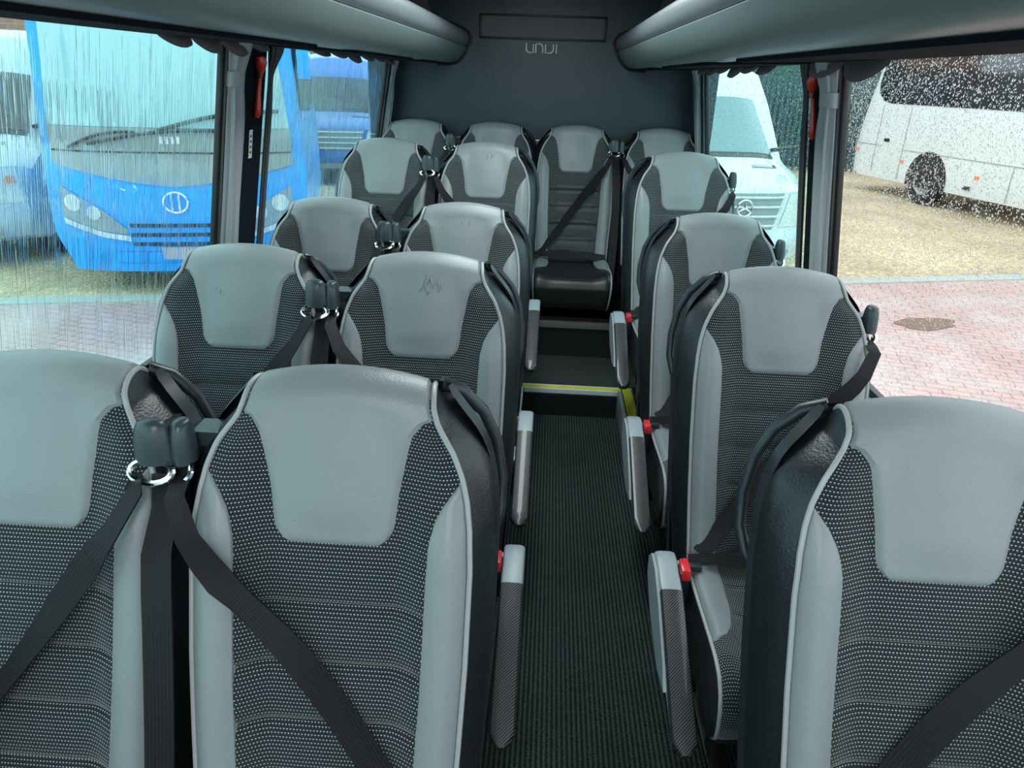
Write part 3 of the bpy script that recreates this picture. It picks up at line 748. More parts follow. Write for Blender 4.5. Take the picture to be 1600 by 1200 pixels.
# overhead racks
def rack(s, lab):
    root = empty('overhead_rack', (CX, 0, 0), label=lab, cat='luggage rack')
    ya, yb = Y0 + .25, 4.645
    lo = [(.600,1.680),(.545,1.682),(.515,1.688),(.490,1.703),(.468,1.728),(.452,1.755),(.447,1.768),(.452,1.7725),(.52,1.7725),(.60,1.76)]
    up = [(.450,1.7740),(.438,1.785),(.431,1.803),(.431,1.825),(.440,1.845),(.46,1.860),(.50,1.877),(.553,1.897),(.556,1.903),(.548,1.905),(.47,1.875),(.44,1.852),(.60,1.80)]
    up = [(.450,1.7740),(.438,1.785),(.431,1.803),(.431,1.825),(.440,1.845),(.46,1.860),(.50,1.877),(.553,1.897),(.556,1.903),(.562,1.899),(.565,1.80),(.60,1.785)]
    def ext(pl, nm, mat, y0=ya, y1=yb):
        mb = MB(); P = [(s * x, z) for x, z in pl]
        mb.prism(P, 1, y0, y1); return mb.build(nm, mat, root, angle=.6)
    ext(lo, 'lower_moulding', M['rackg']); ext(up, 'front_panel', M['rackl'])
    xo = .92
    mb = MB(); mb.prism([(s*.58,1.683),(s*.595,1.765),(s*xo,1.80),(s*xo,1.708)], 1, ya, yb); mb.build('underside', M['rackg'], root)
    # dark service panels set in the underside
    for (a, b) in ((ya + .02, 2.20), (2.46, 3.62), (3.82, 4.62)):
        mb = MB(); x0, x1, z0, z1 = .56, .93, 1.679, 1.698
        pl = [(x1, a), (x0 + .02, a), (x0, a + .06), (x0, b - .10), (x1 - .02, b + .06), (x1, b + .06)]
        vs = [(s*x, y, 1.672 + (x - .56) * .045) for x, y in pl] + [(s*x, y, 1.690 + (x - .56) * .06) for x, y in pl]
        n = len(pl); mb.add(vs, [tuple(range(n)), tuple(reversed(range(n, 2*n)))] + [(i, (i+1) % n, n + (i+1) % n, n + i) for i in range(n)])
        mb.build('service_panel', M['dark'], root)
    # rubber end seal following the rack section at the rear wall
    mb = MB(); ring = [(s*(x - .006 if x < .53 else x), yb, z - (.006 if z < 1.70 else 0)) for x, z in [(.62,1.677)] + lo[1:7] + up[1:9]]
    mb.tube(ring, .009, 8); mb.build('end_seal', M['gasket'], root)
    for yy in (4.35, 2.6, .9):
        mb = MB(); 
        out = [(.575,1.88),(.60,1.93),(.66,2.04),(.70,2.14),(.76,2.14),(.76,1.88)]
        # lyre bracket: two legs meeting in a rounded foot
        L = [(.700,2.145),(.665,2.075),(.630,2.00),(.600,1.93),(.583,1.885)]; 
        R = [(.735,2.145),(.715,2.07),(.705,2.03),(.72,1.985),(.75,1.955),(.79,1.95),(.82,1.97),(.83,2.02),(.832,2.145)]
        outer = [(.700,2.145),(.583,1.880),(.86,1.880),(.86,2.145)]
        inner = R
        pl = [outer[0], outer[1], outer[2], outer[3]] + [(x, z) for x, z in reversed(inner)]
        mb.prism([(s*x, z) for x, z in pl], 1, yy, yy + .012); mb.build('bracket', simple('bracket_grey', (.045, .052, .055), .5), root, smooth=False)
    mb = MB(); mb.box((min(s*.575, s*.92), ya, 1.80), (max(s*.575, s*.92), yb, 1.805)); mb.build('shelf', M['ceil'], root)
    return root
rack(-1, 'grey overhead luggage rack along the left side'); rack(1, 'grey overhead luggage rack along the right side')

# curtains
def curtain(s, yc, xoff, z0, z1, w, mat, lab, gather=.60, bandz=1.585, folds=7, depth=.55, flare=1.0, bands=True, cat='curtain'):
    """bundle hanging in front of the glass plane; w is its width along y"""
    root = empty('curtain', (0, 0, 0), label=lab, cat=cat)
    rows, uvs = [], []; n = 56; rnd = random.Random(int(yc * 100) + s); ph = rnd.random() * 6
    for i, z in enumerate(frange(z0, z1, 44)):
        k = 1 - gather_k(z, bandz) * (1 - gather)
        top = sstep(bandz, z1, z)
        ww = w * k * (1 + flare * .35 * top); row, uv = [], []
        for j in range(n):
            a = 2 * PI * j / n
            rr = 1 + .13 * math.sin(folds * a + ph + .8 * math.sin(z * 3)) + .06 * math.sin(2 * folds * a + 1.3 + z * 4)
            x = wx(s, z) - s * (xoff + ww * depth * .5 * (1 + math.cos(a) * rr) * .9); y = yc + ww * .5 * math.sin(a) * rr
            row.append(Vector((x, y, z)))
        rows.append(row); uvs.append([(j * .01, z) for j in range(n)])
    MB().grid(rows, uvs, closed=True).build('cloth', mat, root, angle=2)
    if bands:
        for bz, hh in ((bandz, .022), (z0 + .10, .02)):
            mb = MB(); br = []
            for z in (bz - hh, bz - hh*.9, bz + hh*.9, bz + hh):
                kk = 1 - gather_k(bz, bandz) * (1 - gather); ww = w * kk * (1.12 if abs(z - bz) < hh * .95 else 1.06); row = []
                for j in range(32):
                    a = 2 * PI * j / 32; row.append(Vector((wx(s, z) - s * (xoff + w * kk * depth * .45 + ww * depth * .47 * math.cos(a)), yc + ww * .56 * math.sin(a), z)))
                br.append(row)
            mb.grid(br, closed=True)
            tb = mb.build('tieback', M['velcro'], root)
    return root
def gather_k(z, bz): return math.exp(-((z - bz) / .07) ** 2)
curtain(-1, 2.285, .002, .90, 1.685, .084, M['curtain'], 'grey tied-back curtain on the left window pillar', gather=.84, flare=.6, depth=.62)
curtain(-1, 2.560, .02, .90, 1.685, .035, M['curtaind'], 'dark gathered curtain behind the red hammer on the left pillar', gather=.8, flare=4, bands=False)
curtain(1, 2.315, .002, .90, 1.685, .092, M['curtain'], 'grey tied-back curtain on the right window pillar', gather=.84, flare=.6, depth=.62)
curtain(1, 2.515, .02, .90, 1.685, .035, M['curtaind'], 'dark gathered curtain behind the red hammer on the right pillar', gather=.8, flare=1.6, bands=False)
curtain(-1, 4.50, .02, .95, 1.68, .09, M['curtain'], 'pale tied curtain at the rear left corner', gather=.7, flare=.4, depth=.4)
curtain(1, 4.38, .02, .95, 1.68, .085, M['curtain'], 'pale tied curtain at the rear right corner', gather=.7, flare=1.2, depth=.4)

def valance(s, y0, y1, lab, drop=.035, n=7):
    mb = MB(); rows = []; m = 120
    rnd = random.Random(int(y0*10) + s)
    ph = [rnd.uniform(.6, 1.4) for _ in range(40)]
    top, bot = [], []
    rw = [[], [], [], []]
    for i in range(m + 1):
        k = i / m; y = lerp(y0, y1, k); c = k * n; q = c - int(c); sag = math.sin(PI * q) ** .6 * drop * ph[int(c) % 40] + .006
        w = .035 * math.sin(PI * q)
        x = wx(s, 1.69) - s * .028
        rw[0].append(Vector((x, y, 1.700))); rw[1].append(Vector((x - s * w * .6, y, 1.70 - sag * .45)))
        rw[2].append(Vector((x - s * w, y, 1.70 - sag * .9))); rw[3].append(Vector((x - s * w * .7, y, 1.70 - sag)))
    mb.grid(rw); 
    back_ = [[v + Vector((s * .004, 0, 0)) for v in r_] for r_ in rw]; mb.grid(back_)
    return tag(mb.build('curtain_valance', M['valance'], angle=2), lab, 'curtain valance', 'brown-grey curtain valances')
valance(-1, 1.80, 2.50, 'scalloped brown-grey curtain edge above the left pillar', n=4)
valance(-1, 2.95, 4.46, 'scalloped brown-grey curtain edge above the rear left window', n=6, drop=.04)
valance(1, 1.90, 2.48, 'scalloped brown-grey curtain edge above the right pillar', n=2, drop=.045)
valance(1, 2.85, 4.32, 'scalloped brown-grey curtain edge above the rear right window', n=6, drop=.04)

# emergency hammers and stickers on the pillars
def hammer(s, y, lab):
    root = empty('emergency_hammer', (wx(s, 1.555) - s*.024, y, 1.555), label=lab, cat='emergency hammer'); dx = lambda z: -s * TB * (z)
    def P(z, o=0, yy=0): return (dx(z) - s * o + (0), yy, z)
    mb = MB(); mb.tube([P(-.135,.012), P(-.12,.014), P(-.09,.014), P(-.02,.012,.003), P(.05,.014,.004), P(.085,.016,.002)], [.010,.0155,.0155,.011,.009,.011], 12)
    mb.tube([P(.075,.016,.003), P(.10,.018), P(.125,.018,-.004), P(.15,.014,-.008), P(.158,.012,-.008)], [.012,.022,.027,.022,.008], 12)
    mb.build('handle', M['hammer'], root)
    mb = MB(); mb.box((-.012 if s > 0 else -.012, -.012, .03), (.012, .030, .15), Matrix.Translation((-s*.004 - s*TB*.09, .0, .02))); 
    mb.tube([P(.14, .004, -.02), P(.14, .004, .035)], .016, 10)
    mb.build('holder', M['gasket'], root, bevel=.002); root.scale = (.7, .7, .64)
    return root
hammer(-1, 2.445, 'red emergency hammer on the left pillar'); hammer(1, 2.425, 'red emergency hammer on the right pillar')
def sticker(s, y, z, lab):
    x = wx(s, z) - s*.0185
    root = empty('sticker', (x, y, z), label=lab, cat='sticker')
    def q(y0, y1, z0, z1, o, nm, mat):
        a0, a1 = -s * TB * z0, -s * TB * z1; mb = MB()
        mb.add([(a0 - s*o, y0, z0), (a0 - s*o, y1, z0), (a1 - s*o, y1, z1), (a1 - s*o, y0, z1), (a0 - s*o + s*.0006, y0, z0), (a0 - s*o + s*.0006, y1, z0), (a1 - s*o + s*.0006, y1, z1), (a1 - s*o + s*.0006, y0, z1)],
               [(0,1,2,3),(4,5,6,7),(0,1,5,4),(2,3,7,6)]); mb.build(nm, mat, root, smooth=False)
    q(-.014, .014, -.045, .045, .0008, 'paper', M['label'])
    for k, zz in enumerate((.025, .008, -.009, -.026)): q(-.007, .007, zz - .003, zz + .003, .0016, 'printed_mark', M['ink'])
sticker(-1, 2.44, 1.385, 'small white notice on the left pillar below the hammer'); sticker(1, 2.415, 1.39, 'small white notice on the right pillar below the hammer')

# rain on the panes: runs of water on the left, beads on the right
def streaks(n_, s, y0, y1, count, name, lab):
    mb = MB(); rnd = random.Random(n_)
    for i in range(count):          # one lane per run, so that runs never overlap
        p = (y1 - y0) / count; yc = y0 + p * (i + .5); top = 1.695 - rnd.uniform(0, .12)
        while top > .93:
            L = rnd.uniform(.08, .55); z1 = top; z0 = max(.85, top - L); top = z0 - rnd.uniform(.003, .09)
            if z1 - z0 < .04: continue
            w = p * rnd.uniform(.35, .86); hh = w * rnd.uniform(.012, .085); m = max(6, int((z1 - z0) / .014)); rows = []; a = rnd.uniform(0, 6)
            room = (p - w) * .45; yy = yc + rnd.uniform(-room, room) * .5
            for k_ in range(m + 1):
                z = lerp(z1, z0, k_ / m); e = math.sin(PI * clamp((k_ + .3) / (m + .6))) ** .4
                yw = yc + room * math.sin(a + k_ * .45) * .6
                ww = w * e * (.92 + .08 * math.sin(a + k_ * 1.7)); x = wx(s, z) + s * .0135; h2 = hh * (1 + .5 * math.sin(a * 3 + k_ * .9))
                rows.append([Vector((x + s * h2 * math.sin(PI * k) * e, yw + ww * (k - .5), z)) for k in (0, .17, .33, .5, .67, .83, 1)] + [Vector((x, yw, z))])
            mb.grid(rows, closed=True)
    o = mb.build(name, M['water'], angle=2); return tag(o, lab, 'rain', kind='stuff')
streaks(1, -1, .9, 2.215, 210, 'rain_streaks', 'rain water running down the front left window')
streaks(2, -1, 2.53, 4.44, 270, 'rain_streaks', 'rain water running down the rear left window')
def drops(n_, s, y0, y1, count, name, lab, rmin=.0007, rmax=.0017):
    mb = MB(); rnd = random.Random(n_ + 50)
    for i in range(count):
        y = rnd.uniform(y0, y1); z = rnd.uniform(.85, 1.69); dens = .35 + .65 * sstep(.95, 1.35, z) if n_ == 3 else 1
        if rnd.random() > dens: continue
        rr = rnd.uniform(rmin, rmax) * (1.25 if rnd.random() < .1 else 1); x = wx(s, z) + s * .0135; vs = []; ell = rnd.uniform(1, 1.7)
        for (k, h) in ((1, 0), (.78, .45), (.4, .68)):
            vs += [(x + s * rr * h, y + rr * k * math.cos(a), z + rr * ell * k * math.sin(a)) for a in [2*PI*j/7 for j in range(7)]]
        vs.append((x + s * rr * .75, y, z)); fs = []
        for q in (0, 7): fs += [(q + j, q + (j+1) % 7, q + 7 + (j+1) % 7, q + 7 + j) for j in range(7)]
        fs += [(14 + j, 14 + (j+1) % 7, 21) for j in range(7)] + [tuple(range(7))[::-1]]
        mb.add(vs, fs)
    o = mb.build(name, M['water'], angle=2); return tag(o, lab, 'rain', kind='stuff')
drops(3, 1, 1.15, 2.25, 24000, 'rain_drops', 'rain drops beaded on the front right window')
drops(4, 1, 2.58, 4.30, 15000, 'rain_drops', 'rain drops beaded on the rear right window', .0007, .0016)

# ------------------------------------------------------------------ outside
GZ = -.62; TH = math.radians(14.6)
def krb(x): return 7.9 + .26 * x
mb = MB(); mb.add([(-40, krb(-40), GZ), (40, krb(40), GZ), (40, -12, GZ), (-40, -12, GZ)], [(0,1,2,3)]); o = mb.build('paving', M['pavers'], smooth=False); st(o)
mb = MB(); mb.add([(-60, krb(-60) - .05, GZ - .01), (60, krb(60) - .05, GZ - .01), (60, 90, GZ - .01), (-60, 90, GZ - .01)], [(0,1,2,3)]); st(mb.build('gravel_yard', M['gravel'], smooth=False))
mb = MB()
for i in range(60):
    x0 = -27 + i * .9; x1 = x0 + .895
    mb.add([(x0, krb(x0) - .02, GZ - .05), (x1, krb(x1) - .02, GZ - .05), (x1, krb(x1) + .22, GZ - .05), (x0, krb(x0) + .22, GZ - .05), (x0, krb(x0) - .02, GZ + .012), (x1, krb(x1) - .02, GZ + .012), (x1, krb(x1) + .22, GZ + .012), (x0, krb(x0) + .22, GZ + .012)],
           [(0,3,2,1),(4,5,6,7),(0,1,5,4),(1,2,6,5),(2,3,7,6),(3,0,4,7)])
st(mb.build('kerb', M['kerb'], smooth=False))
mb = MB(); rows = []; 
rim = [Vector((4.02 + .34 * math.cos(a) * (1 + .12 * math.sin(5*a)), 7.35 + .20 * math.sin(a) * (1 + .15 * math.sin(3*a + 1)) + .1*math.cos(a), GZ + .004)) for a in [2*PI*j/28 for j in range(28)]]
cen = Vector((4.02, 7.35, GZ + .018)); mid = [p.lerp(cen, .5) + Vector((0, 0, .006)) for p in rim]
mb.grid([rim, mid], closed=True); mb.add(mid + [cen], [(j, (j+1) % 28, 28) for j in range(28)])
tag(mb.build('debris_patch', M['stain']), 'dark wet patch of leaves and grit on the red paving', 'debris', kind='stuff')

# vehicle surface helper: front panels laid on a curved nose
def vpanel(root, name, mat, F, zs, fa, fb, n=14, off=.01):
    mb = MB(); rows = []
    for z in zs: rows.append([F(lerp(fa(z), fb(z), k / n), z, off) for k in range(n + 1)])
    mb.grid(rows); bk = [[v + Vector((0, .012, 0)) for v in r_] for r_ in rows]; mb.grid(bk)
    return mb.build(name, mat, root, angle=.9)
def wheel(root, x, y, z, rr, w):
    mb = MB(); rows = []
    for (k, q) in ((.60, 0), (.62, .5), (.92, .5), (1, .4), (1, -.4), (.92, -.5), (.6, -.5)): rows.append([Vector((x + q * w, y + rr * k * math.cos(a), z + rr * k * math.sin(a))) for a in [2*PI*j/32 for j in range(32)]])
    mb.grid(rows, closed=True); t_ = mb.build('wheel', M['tyre'], root)
    mb = MB(); rows = []
    for (k, q) in ((.62, -.45), (.58, -.46), (.50, -.30), (.30, -.28), (.26, -.42), (.001, -.44)): rows.append([Vector((x + q * w, y + rr * k * math.cos(a), z + rr * k * math.sin(a))) for a in [2*PI*j/32 for j in range(32)]])
    mb.grid(rows, closed=True); mb.build('hub', M['hub'], t_); 
    return t_

def blue_coach():
    a = math.radians(15)
    root = empty('blue_coach', (-3.78, 7.22, GZ), a, label='bright blue coach parked facing the left windows', cat='coach')
    H = 1.27
    def F(x, z, off=0):      # nose: y toward the viewer is negative
        y = .30 * (abs(x) / H) ** 3.2 + .16 * max(0, z - 1.0) / 2.0 - .04 * math.sin(PI * clamp(z / 1.4)) - off
        return Vector((x, y, z))
    # body
    zs = frange(.24, 3.0, 40); mb = MB(); rows = []
    def half(z): return H - .16 * sstep(.65, .22, z) - .10 * sstep(1.0, 3.0, z) - .15 * sstep(2.75, 3.05, z)
    for z in zs:
        h = half(z); row = [Vector((-h + .3, 6.6, z)), Vector((-h, 4, z))] + [F(lerp(-h, h, k/24) , z) for k in range(25)] + [Vector((h - .0, 4, z)), Vector((h - .3, 6.6, z))]
        rows.append(row)
    mb.grid(rows); mb.add([rows[-1][j] for j in range(len(rows[-1]))], [tuple(range(len(rows[-1])))]); mb.add(rows[0], [tuple(range(len(rows[0])))])
    mb.build('body', M['blue'], root, angle=.9)
    ws = lambda z: half(z) - lerp(.10, .13, sstep(1.2, 3, z))
    vpanel(root, 'windscreen', M['screen'], F, frange(1.66, 2.80, 16), lambda z: -ws(z), ws, 24, .012)
    # grey mask under the screen with V shaped lower edge
    mb = MB(); n = 24; rows = []
    for i in range(9):
        row = []
        for j in range(n + 1):
            x = lerp(-1.15, 1.15, j / n); zb = 1.10 + .20 * (abs(x) / 1.15) ** 1.4; row.append(F(x, lerp(zb, 1.655, i / 8), .014))
        rows.append(row)
    mb.grid(rows); mb.build('nose_mask', M['mask'], root)
    vpanel(root, 'screen_seal', M['blk'], F, [1.42, 1.435], lambda z: -1.14, lambda z: 1.14, 24, .022)
    for (x0, z0, x1, z1, w_) in ((-.75, 1.50, .55, 1.64, .018), (-.1, 1.63, 1.05, 1.83, .022), (-.95, 1.46, -.3, 1.62, .015)):
        mb = MB(); mb.tube([F(lerp(x0, x1, k/8), lerp(z0, z1, k/8) + .05 * math.sin(PI*k/8), .05) for k in range(9)], w_, 6); mb.build('wiper', M['blk'], root)
    for s in (-1, 1):
        lo = lambda x: interp([(.50,.63),(.75,.66),(1.12,.78)], abs(x)); hi = lambda x: interp([(.50,.68),(.72,.88),(1.12,1.10)], abs(x))
        rows = [[F(s * lerp(1.12, .50, j / 12), lerp(lo(lerp(1.12, .50, j/12)), hi(lerp(1.12, .50, j/12)), i / 5), .016) for j in range(13)] for i in range(6)]
        hl = MB().grid(rows).build('headlight', M['mask'], root)
        for cx, cz, rr in ((1.0, .93, .085), (.80, .84, .07)):
            mb = MB(); c = F(s*cx, cz, .03); mb.add([c] + [F(s*cx + rr*math.cos(q), cz + rr*math.sin(q), .024) for q in [2*PI*k/16 for k in range(16)]], [(0, 1+k, 1+(k+1) % 16) for k in range(16)]); mb.build('lamp', M['lens'], hl)
        rows = [[F(s * lerp(1.12, .48, j / 12), interp([(.48,.56),(.75,.60),(1.12,.72)], lerp(1.12, .48, j/12)) + .055 * i, .02) for j in range(13)] for i in range(2)]
        MB().grid(rows).build('light_strip', M['wpaint'], root)
    for zz in (.72, .625, .53):
        vpanel(root, 'grille_slat', M['blk'], F, [zz - .018, zz + .018], lambda z: -.47, lambda z: .47, 14, .014)
    vpanel(root, 'bumper_crease', M['bluedark'], F, [.45, .458], lambda z: -.62, lambda z: .62, 14, .01)
    vpanel(root, 'bumper_crease', M['bluedark'], F, [.33, .336], lambda z: -.62, lambda z: .62, 14, .01)
    vpanel(root, 'number_plate', M['plate'], F, [.37, .50], lambda z: -.20, lambda z: .22, 6, .025)
    mb = MB(); e = [F(.115*math.cos(q), .95 + .10*math.sin(q), .025) for q in frange(0, 2*PI, 24)]; mb.tube(e, .012, 6, cap=False)
    for xx in (-.035, .035): mb.tube([F(xx, .87, .028), F(xx, 1.03, .028)], .012, 6)
    mb.build('badge', M['chrome'], root)
    mb = MB()
    for k, xx in enumerate((-.07, -.02, .035, .09)): mb.add([F(xx-.016, 1.51, .02), F(xx+.016, 1.51, .02), F(xx+.016, 1.58, .02), F(xx-.016, 1.58, .02)], [(0,1,2,3)])
    mb.build('screen_sticker', M['label'], root, smooth=False)
    for s in (-1, 1):
        mb = MB(); mb.tube([F(s*1.15, 2.72, .0), Vector((s*1.30, -.22, 2.72)), Vector((s*1.36, -.25, 2.55))], .02, 8); mb.tube([(s*1.36, -.24, 2.55), (s*1.36, -.24, 2.15)], [.05, .06], 12); mb.build('mirror', M['blue'], root)
        wheel(root, s*1.1, 2.2, .48, .48, .28)
    # side glazing
    for s in (-1, 1):
        mb = MB(); mb.box((s*1.235 - .006, .75, 1.55), (s*1.235 + .006, 3.9, 2.65)); mb.build('side_window', M['dglass'], root)
blue_coach()

def van(name, loc, rz, paint, glassm, lab, star=True):
    root = empty(name, loc, rz, label=lab, cat='van')
    # profile: (setback y, z, half width, nose curvature)
    PR = [(.16,.28,.80,.30),(.04,.34,.88,.30),(.0,.52,.93,.30),(.03,.66,.93,.30),(.05,.70,.92,.28),(.08,1.12,.88,.28),(.14,1.18,.84,.28),(.45,1.32,.80,.24),(.82,1.42,.80,.20),(.92,1.46,.80,.18),(1.50,2.10,.70,.17),(1.62,2.20,.68,.16),(2.0,2.48,.62,.10),(2.5,2.58,.62,.05),(5.5,2.60,.62,0)]
    ar = [0]
    for p, q in zip(PR, PR[1:]): ar.append(ar[-1] + math.dist(p[:2], q[:2]))
    def S(x, t, off=0):
        i = 0
        while i < len(ar) - 2 and t > ar[i+1]: i += 1
        k = clamp((t - ar[i]) / (ar[i+1] - ar[i])); p, q = PR[i], PR[i+1]; v = [lerp(p[j], q[j], k) for j in range(4)]
        d = Vector((0, q[0]-p[0], q[1]-p[1])).normalized(); nn = Vector((0, -d.z, d.y))
        xx = x * v[2]; y = v[0] + v[3] * abs(x) ** 3; z = v[1] - .05 * abs(x) ** 4 * (1 if t > ar[5] else 0)
        return Vector((xx, y, z)) + nn * off
    mb = MB(); ts = sorted(set([round(a, 5) for a in ar] + [round(x, 5) for x in frange(0, ar[-1], 50)]))
    mb.grid([[S(lerp(-1, 1, j/20), t) for j in range(21)] for t in ts])
    for s in (-1, 1):     # flanks
        rows = []
        for t in ts:
            p = S(s, t); q = Vector((s * .96, max(p.y + .12, 0) , p.z * .97)) ; rows.append([p, q, Vector((s*.98, p.y + .2, .30 if p.y > .2 else min(p.z, .35)))])
        mb.grid(rows)
    mb.box((-.97, 2.0, .30), (.97, 5.5, 1.6)); mb.box((-.9, 2.1, 1.6), (.9, 5.5, 2.3))
    mb.build('body', paint, root, angle=.8)
    def pan(nm, mat, t0, t1, x0, x1, off=.008, nt=6, parent=root):
        mb = MB(); mb.grid([[S(lerp(x0(k/nt) if callable(x0) else x0, x1(k/nt) if callable(x1) else x1, j/14), lerp(t0, t1, k/nt), off) for j in range(15)] for k in range(nt + 1)]); return mb.build(nm, mat, parent)
    pan('windscreen', glassm, ar[9] + .02, ar[10] - .02, -.93, .93)
    pan('scuttle', M['blk'], ar[8] + .02, ar[9] + .015, -.93, .93)
    pan('bonnet_vent', M['dglass'], ar[7] + .08, ar[7] + .16, .35, .8)
    g = pan('grille', M['mask'], ar[4] + .01, ar[5] - .01, lambda k: -.42 - .16*k, lambda k: .42 + .16*k)
    for i in range(4):
        t = ar[4] + .05 + i * .105; w = .42 + .16 * (i * .105 + .05) / .42
        mb = MB(); mb.tube([S(lerp(-w, w, j/14), t, .03) for j in range(15)], .016, 6); mb.build('slat', M['wpaint'], g)
    if star:
        mb = MB(); c = S(0, ar[4] + .25, .05); R_ = .09
        mb.tube([c + Vector((R_*math.cos(q), 0, R_*math.sin(q))) for q in frange(0, 2*PI, 28)], .011, 6, cap=False)
        for q in (PI/2, PI/2 + 2*PI/3, PI/2 + 4*PI/3): mb.tube([c, c + Vector((R_*math.cos(q), 0, R_*math.sin(q)))], [.016, .005], 6)
        mb.build('badge', M['chrome'], root)
    for s in (-1, 1):
        h = pan('headlight', M['lens'], ar[4] + .03, ar[5] - .02, (lambda k: s*(.52 + .16*k)), s*.98)
        pan('indicator', M['orange'], ar[4] + .24, ar[4] + .32, s*.88, s*.96, .02, 2, h)
        mb = MB(); mb.tube([S(s*.98, ar[9] + .1), Vector((s*1.05, .95, 1.55))], .025, 8); mb.tube([(s*1.12, .92, 1.45), (s*1.12, .92, 1.80)], [.07, .08], 12); mb.build('mirror', M['blk'], root)
        wheel(root, s*.86, 1.0, .34, .34, .22)
        mb = MB(); mb.box((s*.965 - .01, 2.05, 1.5), (s*.965 + .0, 3.0, 2.05)); mb.build('side_window', M['dglass'], root)
    pan('bumper_trim', M['mask'], ar[1] + .02, ar[1] + .12, -.75, .75)
    return root
van('white_van', (2.22, 8.30, GZ), math.radians(11), M['wpaint'], M['vglass'], 'white van with a round star badge facing the rear right window')
van('blue_van', (-4.35, 15.2, GZ), math.radians(14), M['bluedark'], M['dglass'], 'blue van parked behind the blue coach, seen through the rear left window', star=False)
van('silver_van', (-6.85, 7.6, GZ), math.radians(10), M['palep'], M['dglass'], 'pale silver-blue van at the far left edge beyond the blue coach', star=False)

def white_coach():
    a = math.radians(12.5)
    root = empty('white_coach', (7.85, 16.4, GZ), a, label='long white coach parked side-on, dark glazing and one wheel showing', cat='coach')
    # local: flank in plane x=0, coach body to +x; y runs away; rear end at y=+2.3, front toward the viewer
    L0, L1 = -8.5, 2.45; W = 2.5
    rear = lambda z: L1 + .0 - .42 * sstep(1.0, 3.3, z)
    zs = [.34, .42, .7, 1.0, 1.4, 1.9, 2.4, 2.9, 3.2, 3.35]
    mb = MB(); rows = []
    for z in zs:
        ins = .03 * sstep(2.0, 3.0, z) + .25 * sstep(3.15, 3.35, z) + .03 * sstep(.6, .3, z)
        ry = rear(z) - .25 * sstep(3.15, 3.35, z)
        up = .28 * sstep(.9, .3, z)
        rows.append([Vector((ins, L0, z)), Vector((ins, -4, z)), Vector((ins, ry - .5, z)), Vector((ins + .03, ry - .2, z + up*.3)), Vector((ins + .18, ry, z + up*.6)), Vector((W - .2, ry, z + up*.6)), Vector((W, ry - .3, z)), Vector((W, L0, z))])
    mb.grid(rows, closed=True); mb.add(rows[-1], [tuple(range(8))]); mb.add(rows[0], [tuple(range(8))]); mb.build('body', M['coachw'], root, angle=.9)
    # side glazing with rounded lower rear corner
    pl = [(L0 + .1, 1.95), (1.25, 1.95), (1.55, 2.0), (1.75, 2.15), (1.80, 2.35), (1.68, 3.02), (L0 + .1, 3.02)]
    MB().prism(pl, 0, -.012, .05).build('side_glazing', M['dglass'], root, smooth=False)
    # wheel arch and wheel
    cy, rr = -.35, .60
    pl = [(cy + rr * math.cos(q), max(.33, .48 + rr * .98 * math.sin(q))) for q in frange(-.25, PI + .25, 22)]
    MB().prism(pl, 0, -.010, .02).build('wheel_arch', M['blk'], root, smooth=False)
    wheel(root, .12, cy, .47, .47, .3)
    for (y0, z0, y1, z1) in ((.55, .40, .55, 1.90), (-1.3, 1.02, .50, 1.02), (-6.5, 1.02, -1.3, 1.02), (-2.55, .38, -2.55, 1.0), (1.3, 1.05, 2.2, 1.05), (1.5, .5, 1.5, 1.9), (-4.4, .38, -4.4, 1.0)):
        mb = MB(); mb.box((-.008, min(y0, y1) - .008, min(z0, z1) - .008), (.0, max(y0, y1) + .008, max(z0, z1) + .008)); mb.build('panel_gap', M['mask'], root, smooth=False)
    for yy, zz in ((.48, .78), (-1.75, .72), (2.15, .9)):
        MB().box((-.02, yy - .05, zz - .03), (0, yy + .05, zz + .03)).build('side_marker', M['orange'], root)
    for yy, zz in ((1.15, 1.18), (-1.55, .50)):
        MB().box((-.012, yy - .09, zz - .035), (0, yy + .09, zz + .035)).build('flap_handle', M['blk'], root)
    for x, y in ((W - .12, cy), (.12, -6.6), (W - .12, -6.6)): wheel(root, x, y, .47, .47, .3)
white_coach()

# buildings, fence and hedge beyond
b = empty('brick_building', (-17, 22, GZ), math.radians(8), label='brown brick building with a white clad lower storey at the far left', cat='building')
MB().box((-9, 0, 0), (4.6, 6, 2.15)).build('cladding', M['clad'], b, smooth=False)
MB().box((-9, -.1, 2.16), (3.0, 6, 6)).build('brick_wall', M['brick'], b, smooth=False)
MB().box((3.0, .2, 2.16), (4.6, 6, 2.9)).build('parapet', M['mauve'], b, smooth=False)
MB().box((1.5, -.12, 2.16), (4.6, .0, 2.24)).build('red_band', M['hammer'], b, smooth=False)
b = empty('grey_building', (-6.5, 26, GZ), math.radians(4), label='mauve-grey industrial building behind the blue coach', cat='building')
MB().box((-4.2, 0, 0), (5.5, 6, 3.0)).build('wall', M['mauve'], b, smooth=False)
MB().box((.5, -.05, 3.0), (5.5, 6, 5.5)).build('upper_wall', simple('orange_brick', (.5, .27, .16), .8, var=.2, vscale=2), b, smooth=False)
MB().box((-1.6, -.1, 1.9), (2.4, 0, 2.0)).build('gutter', M['blk'], b, smooth=False)
mb = MB(); rnd = random.Random(3)
rows = []
for i in range(13):
    a_ = PI * i / 12; rows.append([Vector((lerp(1.2, 15, j/50), 24 + 1.0*math.cos(a_) * (1 + .2*rnd.random()), GZ + (3.4 + .5*rnd.random()) * math.sin(a_) ** .6)) for j in range(51)])
mb.grid(rows); tag(mb.build('hedge', M['hedge'], angle=3), 'dark green hedge beyond the steel fence', 'hedge')
fr = empty('steel_fence', (0, 21.5, GZ), label='blue-green steel fence behind the white van', cat='fence')
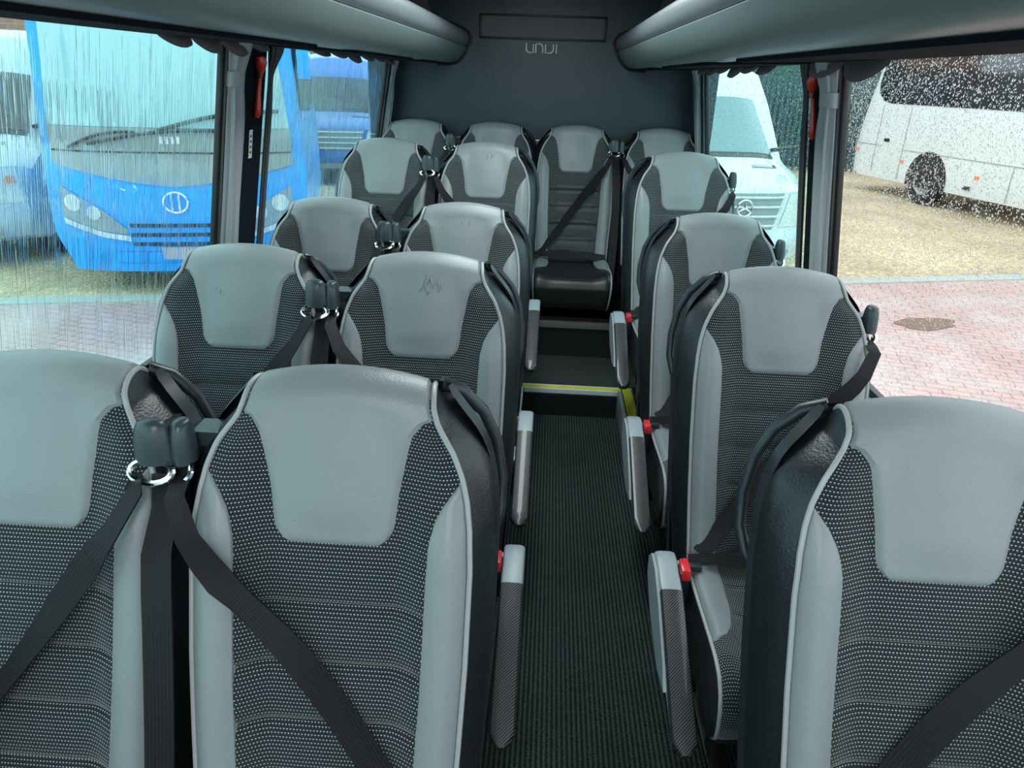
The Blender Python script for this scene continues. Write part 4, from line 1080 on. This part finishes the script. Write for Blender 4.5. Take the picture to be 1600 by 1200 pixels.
mb = MB(); 
for i in range(95): x = 1.0 + i * .15; mb.box((x, 0, .05), (x + .07, .02, 2.5))
mb.build('pales', M['fence'], fr, smooth=False)
mb = MB(); mb.box((1.0, .021, .4), (15.2, .06, .46)); mb.box((1.0, .021, 2.1), (15.2, .06, 2.16)); mb.build('rail', M['fence'], fr, smooth=False)

# ------------------------------------------------------------------ light
w = bpy.data.worlds.new('overcast_sky'); sc.world = w; w.use_nodes = True; nt = w.node_tree; bg = nt.nodes['Background']
tc = N(nt, 'ShaderNodeTexCoord'); sp = N(nt, 'ShaderNodeSeparateXYZ'); nt.links.new(tc.outputs['Generated'], sp.inputs[0])
cr = N(nt, 'ShaderNodeValToRGB'); e = cr.color_ramp.elements; e[0].position = 0; e[0].color = (.75, .86, .90, 1); e[1].position = .6; e[1].color = (.95, 1, 1, 1)
nt.links.new(sp.outputs[2], cr.inputs[0]); nt.links.new(cr.outputs[0], bg.inputs['Color']); bg.inputs['Strength'].default_value = 1.7
def fill_panel(x, y, sx, sy, p, lab, col=(1, .97, .96)):  # glowing panel with area light, added out of view to brighten the cabin
    root = empty('added_fill_light', (x, y, 2.145), label=lab, cat='ceiling light')
    MB().box((-sx/2 - .01, -sy/2 - .01, -.02), (sx/2 + .01, sy/2 + .01, .004)).build('frame', M['ledge'], root, smooth=False)
    MB().box((-sx/2, -sy/2, -.026), (sx/2, sy/2, -.0205)).build('glow_face', emis('fill_panel_glow', (1, .98, .97), 4), root, smooth=False)
    ld = bpy.data.lights.new('lamp', 'AREA'); ld.shape = 'RECTANGLE'; ld.size = sx; ld.size_y = sy; ld.energy = p; ld.color = col
    lo = bpy.data.objects.new('lamp', ld); COL.objects.link(lo); lo.parent = root; lo.location = (0, 0, -.03)
fill_panel(CX, -.9, .5, 1.6, 13, 'added fill light panel above the front of the aisle', (.92, 1, 1))  # added fill for the near seats
fill_panel(CX, 2.5, .4, 1.8, 8, 'added fill light panel above the middle of the aisle', (.75, 1, 1))  # added teal fill to lift the rear rows
vs = sc.view_settings; vs.view_transform = 'Standard'; vs.look = 'None'; vs.gamma = 1; vs.exposure = 0.6
sc.display_settings.display_device = 'sRGB'
sc.cycles.use_denoising = True; sc.cycles.max_bounces = 10; sc.cycles.transparent_max_bounces = 24; sc.cycles.transmission_bounces = 10
sc.cycles.sample_clamp_indirect = 6; sc.cycles.caustics_refractive = True; sc.cycles.blur_glossy = .5
